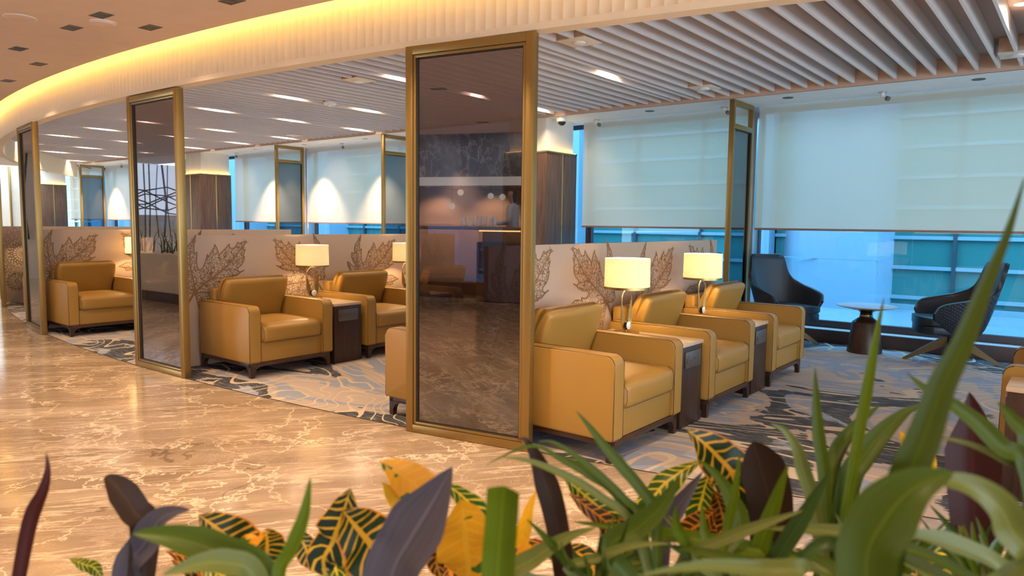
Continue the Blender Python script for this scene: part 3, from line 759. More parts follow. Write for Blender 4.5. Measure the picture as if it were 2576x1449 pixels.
def mandala(parent, cy, cz):
    mb = MB(); K = 'print_black'; o_ = .0020
    def cl(pts, w): ribbon(mb, pts + [pts[0], pts[1]], w, o_, K)
    def circ(r, w=.0028, a0=0, a1=2 * PI, cy=cy, cz=cz): ribbon(mb, [(cy + r * math.cos(a), cz + r * math.sin(a)) for a in frange(a0, a1, 60)], w, o_, K)
    def petal(a, r0, r1, wd, w=.0022, c=(cy, cz)):
        ca, sa = math.cos(a), math.sin(a); pts = []
        for u in frange(0, 1, 9): pts.append((u, math.sin(u * PI) ** .7 * wd * (1.15 - .5 * u)))
        pp = pts + [(u, -v) for u, v in pts[::-1]]
        cl([(c[0] + ca * (r0 + (r1 - r0) * u) - sa * v, c[1] + sa * (r0 + (r1 - r0) * u) + ca * v) for u, v in pp][:-1], w)
    for r0, r1, n, wd in ((.01, .055, 12, .010), (.05, .10, 16, .014), (.09, .15, 20, .018), (.13, .19, 24, .018), (.12, .17, 20, .009), (.17, .235, 22, .022), (.18, .215, 22, .010), (.30, .37, 26, .034), (.31, .35, 26, .018), (.36, .43, 26, .036)):
        for k in range(n): petal(2 * PI * (k + (.5 if r0 in (.09, .17, .36) else 0)) / n, r0, r1, wd)
    circ(.255); circ(.285); circ(.24, .002)
    for k in range(64):
        a = 2 * PI * k / 64; ribbon(mb, [(cy + r * math.cos(a), cz + r * math.sin(a)) for r in (.257, .27, .283)], .002, o_, K)
    for (dy, dz, R_) in ((-.10, -.46, .13), (.22, -.44, .12), (-.38, -.30, .11), (.42, -.18, .12), (-.42, .12, .11), (.40, .16, .12)):
        c = (cy + dy, cz + dz)
        for q in (1, .82, .66): circ(R_ * q, .0025, 0, 2 * PI, *c)
        for k in range(18): petal(2 * PI * k / 18, R_, R_ + .035, .014, .0024, c)
        for k in range(9): petal(2 * PI * k / 9, R_ * .1, R_ * .62, .022, .002, c)
        for k in range(14):
            a = 2 * PI * k / 14; circ(.010, .0018, 0, 2 * PI, c[0] + R_ * .91 * math.cos(a), c[1] + R_ * .91 * math.sin(a))
    # keep the print on the panel
    bad = [f for f in mb.bm.faces if any(v.co.z > 1.245 or v.co.z < .06 or v.co.y < 4.005 for v in f.verts)]
    bmesh.ops.delete(mb.bm, geom=bad, context='FACES')
    mb.build('mandala_print', None, parent, smooth=0)
mandala(P4, 4.30, .806)
# armchairs
ac = armchair('nearest armchair, right behind the large glass screen'); ac.location = (-2.525, 4.012, 0)
for x, y, rz, l in (
    (-2.525, 5.350, 0, 'armchair between the two lamps in the nearest row'), (-2.525, 6.680, 0, 'armchair at the window end of the nearest row, before the navy swivel chair'),
    (-6.128, 3.905, 0, 'whole armchair right of the middle glass screen, big leaf print behind it'), (-6.128, 5.230, 0, 'armchair right of the lit lamp in the middle bay, cut by the large screen'),
    (-6.128, 6.555, 0, 'armchair of the middle bay hidden behind the large smoked screen'),
    (-9.725, 3.775, 0, 'bright armchair far left, between the two smaller glass screens'), (-9.725, 5.10, 0, 'armchair of the far left bay hidden behind the middle glass screen'),
    (-3.49, 3.92, PI, 'armchair turned left, one arm showing at the left edge of the large screen'), (-3.49, 5.25, PI, 'armchair turned left, further behind the large smoked screen'),
    (-10.69, 3.90, PI, 'armchair turned left behind the furthest left glass screen'),
    (.112, 5.285, PI, 'armchair at the right edge of the photo, its arms showing beside a small table')):
    dup(ac, (x, y, 0), rz, l)
tb = side_table('side table with lamp after the nearest armchair'); tb.location = (-2.485, 4.683, 0)
for x, y, rz, l in ((-2.485, 6.015, 0, 'side table under the lamp nearest the window'), (-6.09, 4.565, 0, 'side table under the whole lamp of the middle bay'),
    (-6.09, 5.893, 0, 'side table of the middle bay hidden by the large glass screen'), (-9.69, 4.437, 0, 'side table of the far left bay behind the middle glass screen'),
    (.09, 4.625, PI, 'side table cut by the right edge of the photo')):
    dup(tb, (x, y, 0), rz, l)
lp = table_lamp('lit lamp closest to the camera, on the table after the nearest armchair'); lp.location = (-2.655, 4.70, .5903)
LAMPS = [(-2.655, 4.70), (-2.655, 6.035), (-6.29, 4.565), (-6.29, 5.895), (-9.90, 4.437)]
for (x, y), l in zip(LAMPS[1:], ('lit lamp nearest the window in the nearest row', 'whole lit lamp in the middle bay between two armchairs', 'lit lamp half hidden by the left edge of the large screen', 'lit lamp of the far left bay, hidden by the middle glass screen')):
    dup(lp, (x, y, .5903), 0, l)
for x, y in LAMPS: light('lamp_light', 'POINT', (x, y, .5903 + .452), LAMP_W, (1.0, .72, .38), shadow_soft_size=.03)
light('lamp_light', 'POINT', (-13.3, 4.55, .95), LAMP_W, (1.0, .72, .36), shadow_soft_size=.03)
lq = dup(lp, (-13.45, 4.55, .5903), 0, 'lit lamp of the furthest bay, hidden by the furthest left glass screen'); dup(tb, (-13.25, 4.55, 0), 0, 'side table of the furthest bay, hidden by the furthest left glass screen')
# swivel chairs
def interp(tab, s):
    for (a, va), (b, vb) in zip(tab[:-1], tab[1:]):
        if s <= b:
            k = (s - a) / (b - a); return tuple(p + (q - p) * k for p, q in zip(va, vb))
    return tab[-1][1]
def sm_tab(tab, n=6):
    pts = [(a,) + tuple(v) for a, v in tab]; o = smooth_line(pts, n); return [(p[0], p[1:]) for p in o]
def swivel(label):
    t = thing('swivel_chair', label, 'swivel chair', (0, 0, 0), 0, 'navy swivel chairs by the window')
    top = sm_tab([(0, (-.415, 0, 1.05)), (.16, (-.41, .12, 1.052)), (.255, (-.398, .212, 1.046)), (.30, (-.375, .232, .985)), (.38, (-.335, .265, .86)), (.46, (-.28, .305, .775)), (.60, (-.13, .355, .705)), (.75, (.04, .37, .668)), (.90, (.20, .362, .632)), (.97, (.265, .345, .59)), (1, (.285, .325, .53))])
    bot = sm_tab([(0, (-.235, 0, .31)), (.27, (-.21, .13, .31)), (.46, (-.13, .215, .31)), (.75, (.02, .25, .31)), (.9, (.14, .23, .315)), (1, (.22, .19, .325))])
    ss = frange(0, 1, 26); ss = [-s for s in ss[::-1]] + ss[1:]
    def pt(s, v, inner):
        a = abs(s); sg = 1 if s >= 0 else -1
        T = interp(top, a); B = interp(bot, a)
        k = v ** .72
        x, y, z = B[0] + (T[0] - B[0]) * k, B[1] + (T[1] - B[1]) * k, B[2] + (T[2] - B[2]) * v
        if inner:
            th = .046; l = math.hypot(x, y) or 1
            dx, dy = -x / l, -y / l
            if a < .3: dx, dy = 1, 0
            elif a < .5: w = (a - .3) / .2; dx, dy = (1 - w) + w * dx, w * dy
            elif a > .6: dx, dy = 0, -1
            x += dx * th; y += dy * th; z = max(z, .36)
        return (x, y * sg, z)
    vs = frange(0, 1, 13)
    mb = MB(); out = [[pt(s, v, False) for s in ss] for v in vs]
    uv = [[(s * 1.6, v * .75) for s in ss] for v in vs]
    mb.grid(out, uvs=uv)
    mb.build('outer_shell', 'navy_quilted', t, smooth=60)
    mb = MB(); inn = [[pt(s, v, True) for s in ss] for v in vs]
    rim = [[tuple((a + b) / 2 + (0.010 if i == 2 else 0) for i, (a, b) in enumerate(zip(p, q))) for p, q in zip(out[-1], inn[-1])]]
    mb.grid(inn + rim + [out[-1]])
    for j in (0, -1):   # close the arm fronts
        col_o = [r[j] for r in out]; col_i = [r[j] for r in inn]
        mid = [tuple((a + b) / 2 + (.012 if i == 0 else 0) for i, (a, b) in enumerate(zip(p, q))) for p, q in zip(col_o, col_i)]
        mb.grid([col_o, mid, col_i])
    mb.build('inner_shell', 'navy_leather', t, smooth=60)
    def D(hw, xb, xf, n=12):
        p = []
        for a in frange(-PI / 2, PI / 2, n): p.append((xf - .10 + .10 * math.cos(a), hw * .72 * math.sin(a) * 1.0 + .28 * hw * (math.sin(a))))
        for a in frange(PI / 2, 3 * PI / 2, n): p.append((xb + .2 + .2 * math.cos(a), hw * .86 * math.sin(a)))
        return p
    mb = MB(); mb.prism(D(.285, -.30, .37), 'z', .405, .485); bmesh.ops.bevel(mb.bm, geom=[e_ for e_ in mb.bm.edges if abs(e_.verts[0].co.z - e_.verts[1].co.z) < 1e-5], offset=.022, segments=4, profile=.5, affect='EDGES')
    mb.build('seat_cushion', 'navy_leather', t, smooth=50)
    mb = MB(); mb.prism(D(.28, -.24, .362), 'z', .315, .402); bmesh.ops.bevel(mb.bm, geom=[e_ for e_ in mb.bm.edges if abs(e_.verts[0].co.z - e_.verts[1].co.z) < 1e-5], offset=.02, segments=3, profile=.5, affect='EDGES')
    mb.lathe([(0, .275), (.10, .276), (.20, .295), (.25, .32)], 32)
    mb.build('seat_pan', 'navy_leather', t, smooth=50)
    mb = MB(); mb.lathe([(0, .19), (.04, .19), (.052, .21), (.052, .276), (0, .276)], 20); mb.build('hub', 'black_gloss', t)
    for k in range(4):
        mb = MB(); poly = [(.02, .270), (.10, .262), (.448, .012), (.452, .0), (.415, .0), (.06, .175), (.02, .185)]
        g = mb.prism(poly, 'y', -.016, .016)
        for v in mb.bm.verts:
            q = max(0, min(1, v.co.x / .45)); v.co.y *= (1.25 - .45 * q)
        bmesh.ops.bevel(mb.bm, geom=mb.bm.edges[:], offset=.003, segments=2, affect='EDGES')
        bmesh.ops.transform(mb.bm, matrix=Matrix.Rotation(k * PI / 2 - .23, 4, 'Z'), verts=mb.bm.verts)
        mb.build('leg', 'leg_bronze', t)
    return t
sw = swivel('navy swivel chair left of the round table, facing right'); sw.location = (-2.78, 8.66, 0); sw.rotation_euler[2] = math.radians(-36)
dup(sw, (-1.05, 8.70, 0), math.radians(206), 'navy swivel chair right of the round table, quilted side showing')
dup(sw, (-4.05, 8.66, 0), math.radians(180), 'navy swivel chair just visible behind the lamp and the slim glass screen')
t = thing('round_table', 'round grey topped side table on a dark cone base between the swivel chairs', 'round table', (-1.90, 8.76, 0))
mb = MB(); mb.lathe([(0, 0), (.180, 0), (.183, .006), (.142, .335), (.136, .345), (.10, .372), (.070, .395), (.066, .408), (0, .408)], 48); mb.build('base', 'walnut_dark', t, smooth=30)
mb = MB(); mb.lathe([(0, .408), (.068, .408), (.069, .412), (.069, .426), (.067, .428), (0, .428)], 40); mb.build('ring', 'brass_bright', t)
mb = MB(); mb.lathe([(0, .428), (.062, .428), (.066, .450), (.085, .468), (.26, .505), (0, .506)], 40); mb.build('neck', 'black_gloss', t)
mb = MB(); mb.lathe([(0, .504), (.27, .506), (.312, .519), (.314, .524), (.310, .528), (0, .528)], 56); mb.build('table_top', 'tabletop_grey', t)
# glass screens along the corridor
def screen(p0, p1, label, h=2.515):
    dx, dy = p1[0] - p0[0], p1[1] - p0[1]; w = math.hypot(dx, dy)
    t = thing('glass_screen', label, 'glass screen', (p0[0], p0[1], 0), math.atan2(dy, dx), 'bronze framed smoked glass screens along the corridor')
    s, d = .053, .062
    mb = MB()
    for b in ((0, s, 0, d, 0.002, h), (w - s, w, 0, d, 0.002, h), (s, w - s, 0, d, 0.002, s), (s, w - s, 0, d, h - s, h)): mb.box(*b, .002)
    mb.build('frame', 'bronze_frame', t)
    mb = MB(); g = s + .003; q = .017
    for y0, y1 in ((.007, .026), (.036, .055)):
        for b in ((g, g + q, y0, y1, g, h - g), (w - g - q, w - g, y0, y1, g, h - g), (g + q, w - g - q, y0, y1, g, g + q), (g + q, w - g - q, y0, y1, h - g - q, h - g)): mb.box(*b, .0015)
    mb.build('bead', 'bronze_frame', t)
    mb = MB(); a = g + q
    for b in ((a, a + .006, .014, .048, a, h - a), (w - a - .006, w - a, .014, .048, a, h - a), (a, w - a, .014, .048, a, a + .005), (a, w - a, .014, .048, h - a - .005, h - a),
              (s, g, .012, .05, s, h - s), (w - g, w - s, .012, .05, s, h - s), (g, w - g, .012, .05, s, g), (g, w - g, .012, .05, h - g, h - s)): mb.box(*b)
    mb.build('gasket', 'bead_dark', t)
    mb = MB(); mb.box(a + .001, w - a - .001, .028, .034, a + .001, h - a - .001); mb.build('pane', 'glass_smoked', t, smooth=0)
screen((-3.504, 3.274), (-2.602, 3.446), 'largest smoked glass screen in a bronze frame, nearest the camera')
screen((-7.050, 3.087), (-6.145, 3.105), 'smoked glass screen in the middle distance, second from the camera')
screen((-10.625, 3.310), (-9.728, 3.189), 'narrow looking smoked glass screen far left, third from the camera')
screen((-14.00, 4.015), (-13.135, 3.78), 'furthest glass screen, only its bronze edge showing at the left of the photo')
def slim_screen(x, label):
    t = thing('window_screen', label, 'glass screen', (x, 8.47, 0), 0, 'slim framed glass screens against the windows')
    w, d, h = .655, .03, 2.895; s = .05
    mb = MB()
    for b in ((-d, d, 0, s, .002, h), (-d, d, w - s, w, .002, h), (-d, d, s, w - s, .002, .07), (-d, d, s, w - s, h - .055, h), (-d, d, s, w - s, 2.56, 2.62)): mb.box(*b, .0025)
    mb.build('frame', 'bronze_frame', t)
    mb = MB()
    for b in ((-.018, .018, s, s + .01, .07, 2.56), (-.018, .018, w - s - .01, w - s, .07, 2.56), (-.018, .018, s, w - s, 2.55, 2.56)): mb.box(*b)
    mb.build('gasket', 'bead_dark', t)
    mb = MB(); mb.box(-.003, .003, s + .004, w - s - .004, .07, 2.555); mb.build('pane', 'glass_grey', t, smooth=0)
for x, l in ((-3.43, 'slim glass screen at the window left of the navy swivel chair'), (-9.65, 'slim window screen half hidden by the large glass screen'), (-12.84, 'slim window screen above the middle partition, with a scallop of light behind it'),
             (-19.22, 'slim window screen hidden behind the middle glass screen'), (-22.41, 'furthest slim window screen, right of the furthest walnut column')): slim_screen(x, l)
# ------------------------------------------------------------------ ceiling fixtures
def downlight(x, y, label, k=1.0, on=True):
    t = thing('recessed_downlight', label, 'downlight', (x, y, CZ), .05, 'twin recessed downlights of the corridor')
    mb = MB()
    for b in ((-.085, .085, -.05, -.042, -.004, .0), (-.085, .085, .042, .05, -.004, 0), (-.085, -.077, -.042, .042, -.004, 0), (.077, .085, -.042, .042, -.004, 0), (-.004, .004, -.042, .042, -.004, 0)): mb.box(*b)
    mb.build('trim', 'steel_plate', t, smooth=0)
    mb = MB(); mb.box(-.077, .077, -.042, .042, -.0015, -.0005); mb.build('recess', 'plastic_black', t, smooth=0)
    if on: light('downlight_beam', 'SPOT', (x, y, CZ - .012), SPOT_W * k, WARM, spot_size=math.radians(125), spot_blend=.8, shadow_soft_size=.05)
for x, y, l in ((-5.64, 2.32, 'ceiling downlight just above the cream speaker in the photo'), (-6.2, 2.33, 'ceiling downlight left of the cream speaker'), (-5.69, 2.69, 'ceiling downlight right of the cream speaker, near the cove'),
                (-7.34, 2.33, 'ceiling downlight at the far left, upper of a staggered pair'), (-7.90, 2.67, 'ceiling downlight at the far left, lower of a staggered pair'), (-9.14, 2.79, 'smallest, furthest ceiling downlight at the left edge'),
                (-4.56, 2.70, 'ceiling downlight cut by the top edge of the photo')): downlight(x, y, l)
for x, y in ((-11.5, 2.6), (-13.2, 2.6), (-3.2, 2.5), (-1.7, 2.6), (-.2, 2.6), (1.5, 2.9), (-9, .4), (-6.6, .3), (-4.6, .2), (-2.8, .2), (-1.2, -.2), (.6, .2), (-7.5, -2.2), (-5, -2.4), (-2.6, -2.4), (0, -2.4), (-12, -.5), (-15, 1.0)):
    downlight(x, y, k=2.6 if (x, y) in ((-3.2, 2.5), (-2.8, .2), (-1.2, -.2), (-1.7, 2.6)) else 1.0, label='ceiling downlight of the corridor outside the frame, seen at most in reflections')
def speaker(x, y, label, r=.085, h=.012):
    t = thing('ceiling_speaker', label, 'ceiling speaker', (x, y, CZ), 0, 'round speakers in the corridor ceiling')
    mb = MB(); mb.lathe([(r, 0), (r, -h), (r * .9, -h - .003), (0, -h - .004)], 36); mb.build('grille', 'ceiling_paint', t)
    mb = MB(); mb.lathe([(r + .006, 0), (r + .006, -.004), (r, -.004), (r, 0)], 36, closed=True); mb.build('rim', 'plastic_white', t)
speaker(-6.2, 1.99, 'flat round ceiling speaker at the top left corner', .10, .004); speaker(-5.83, 2.41, 'cream round ceiling speaker standing a little proud', .085, .018)
ORD = ['first', 'second', 'third', 'fourth', 'fifth', 'sixth', 'seventh', 'eighth', 'ninth', 'tenth', 'eleventh', 'twelfth']
ROWN = {5.51: 'front row', 6.75: 'middle row', 8.05: 'row nearest the window'}
def slotlight(x, y, label):
    t = thing('slot_downlight', label, 'downlight', (x, y, 3.069), 0, 'lit downlights between the ceiling slats')
    mb = MB(); mb.lathe([(.055, 0), (.055, -.02), (.045, -.022), (.040, -.006), (.040, 0)], 20, closed=True); mb.build('ring', 'plastic_white', t)
    mb = MB(); mb.lathe([(0, -.012), (.04, -.012)], 16); mb.build('lens', 'lens_on', t)
    light('slot_beam', 'SPOT', (x, y, 3.045), SLAT_W, (1.0, .76, .52), spot_size=math.radians(152), spot_blend=.5, shadow_soft_size=.035)
slotlight(-3.99, 6.70, 'bright spot between the slats right of the large screen')
slotlight(-.50, 6.62, 'bright spot at the top right corner of the slat ceiling')
for i, x in enumerate([-5.90, -7.93, -9.70, -11.82, -13.42, -15.17, -17.24, -19.0, -21.4, -23.9]):
    for y in (5.51, 6.75, 8.05): slotlight(x, y, 'spot in the %s lit slot left of the large screen, %s' % (ORD[i], ROWN[y]))
def plate(x, y, label):
    t = thing('ceiling_plate', label, 'ceiling speaker', (x, y, 2.93), 0, 'square plates with round speakers among the slats')
    mb = MB(); mb.box(-.140, .140, -.14, .14, 0, .012, .002); mb.build('plate', 'plaster_cream', t)
    mb = MB(); mb.box(-.135, .135, -.135, .135, .012, .138); mb.build('box', 'bulkhead_paint', t, smooth=0)
    mb = MB(); mb.lathe([(.055, 0), (.055, -.012), (.048, -.016), (0, -.017)], 28); mb.build('speaker', 'plastic_white', t)
for (x, y), l in zip(PLATES, ('square ceiling plate right of the large screen top', 'square ceiling plate near the bulkhead above the slim screen', 'square ceiling plate cut by the right edge of the photo', 'square ceiling plate left of the large screen top',
                              'square plate among the slats above the middle bay blinds', 'square plate near the bulkhead beside the large screen', 'square plate among the far left slats')): plate(x, y, l)
def detector(x, y, z, label):
    t = thing('smoke_detector', label, 'smoke detector', (x, y, z), 0, 'white round smoke detectors')
    mb = MB(); mb.lathe([(.085, .0), (.085, -.014), (.075, -.03), (0, -.034)], 32); mb.build('body', 'plastic_white', t)
    mb = MB(); mb.lathe([(.035, -.032), (.033, -.05), (0, -.052)], 24); mb.build('sensor', 'plastic_white', t)
detector(-7.78, 5.95, 2.924, 'white smoke detector under the slats left of the large screen'); detector(-7.75, 3.75, 2.924, 'white smoke detector behind the right edge of the middle screen')
def washer(x, label, on):
    t = thing('soffit_downlight', label, 'downlight', (x, 8.75, 2.9), 0, 'round downlights in the window soffit')
    mb = MB(); mb.lathe([(.062, 0), (.062, -.004), (.05, -.004), (.05, 0)], 28, closed=True); mb.build('ring', 'plastic_white' if on else 'plastic_black', t)
    mb = MB(); mb.lathe([(0, -.002), (.05, -.002)], 24); mb.build('aperture', 'plastic_black' if not on else 'steel_plate', t)
    if on: light('washer_beam', 'SPOT', (x, 8.75, 2.885), WASH_W, (1.0, .76, .52), spot_size=math.radians(76), spot_blend=.7, shadow_soft_size=.02)
for x, l, on in ((-.98, 'black soffit downlight nearest the right edge', False), (-2.87, 'black soffit downlight right of the slim screen', False), (-4.67, 'black soffit downlight left of the slim screen', False), (-8.5, 'soffit downlight hidden by the large screen', True),
                 (-10.43, 'soffit downlight left of the half hidden slim screen', True), (-12.26, 'soffit downlight right of the slim screen above the middle bay', True), (-14.0, 'soffit downlight left of the slim screen above the middle bay', True),
                 (-18.1, 'soffit downlight behind the middle glass screen', True), (-20.0, 'soffit downlight right of the furthest slim screen', True), (-21.85, 'soffit downlight at the furthest slim screen', True), (-23.7, 'soffit downlight left of the furthest slim screen', False)): washer(x, l, on)
def bullet(x, y, label):
    t = thing('soffit_sensor', label, 'sensor', (x, y, 2.9), -.5, 'small white sensors on the window soffit')
    mb = MB(); mb.lathe([(.045, 0), (.045, -.008), (0, -.01)], 24); mb.build('base', 'aluminium', t)
    mb = MB(); mb.tube([(0, 0, -.008), (0, 0, -.06)], .022, 12); mb.tube([(0, 0, -.05), (.06, 0, -.075)], .018, 12); mb.build('arm', 'plastic_white', t)
    mb = MB(); mb.tube([(.055, 0, -.073), (.085, 0, -.085)], .026, 14); mb.build('head', 'steel_plate', t)
for x, y, l in ((-5.68, 9.05, 'small white sensor near the nearest walnut column'), (-3.74, 8.99, 'small white sensor left of the slim window screen'), (-1.91, 8.99, 'small white sensor above the widest blind'),
                (-11.47, 9.05, 'small white sensor between the two slim screens of the middle bay'), (-15.2, 9.02, 'small white sensor right of the middle walnut column'), (-21.0, 9.02, 'small white sensor near the furthest slim screen'), (-24.7, 9.02, 'small white sensor at the furthest walnut column')): bullet(x, y, l)
def dome(x, y, label):
    t = thing('dome_camera', label, 'security camera', (x, y, 2.9), 0, 'white dome cameras')
    mb = MB(); mb.lathe([(.075, 0), (.078, -.05), (.066, -.066), (.055, -.066)], 32); mb.build('housing', 'plastic_white', t)
    mb = MB(); mb.lathe([(.055, -.062)] + [(.055 * math.cos(a), -.066 - .055 * math.sin(a)) for a in frange(0, PI / 2, 8)], 28); mb.build('lens', 'plastic_black', t)
dome(-5.95, 8.56, 'dome camera beside the nearest walnut column'); dome(-25.0, 8.55, 'dome camera at the furthest walnut column, far left')
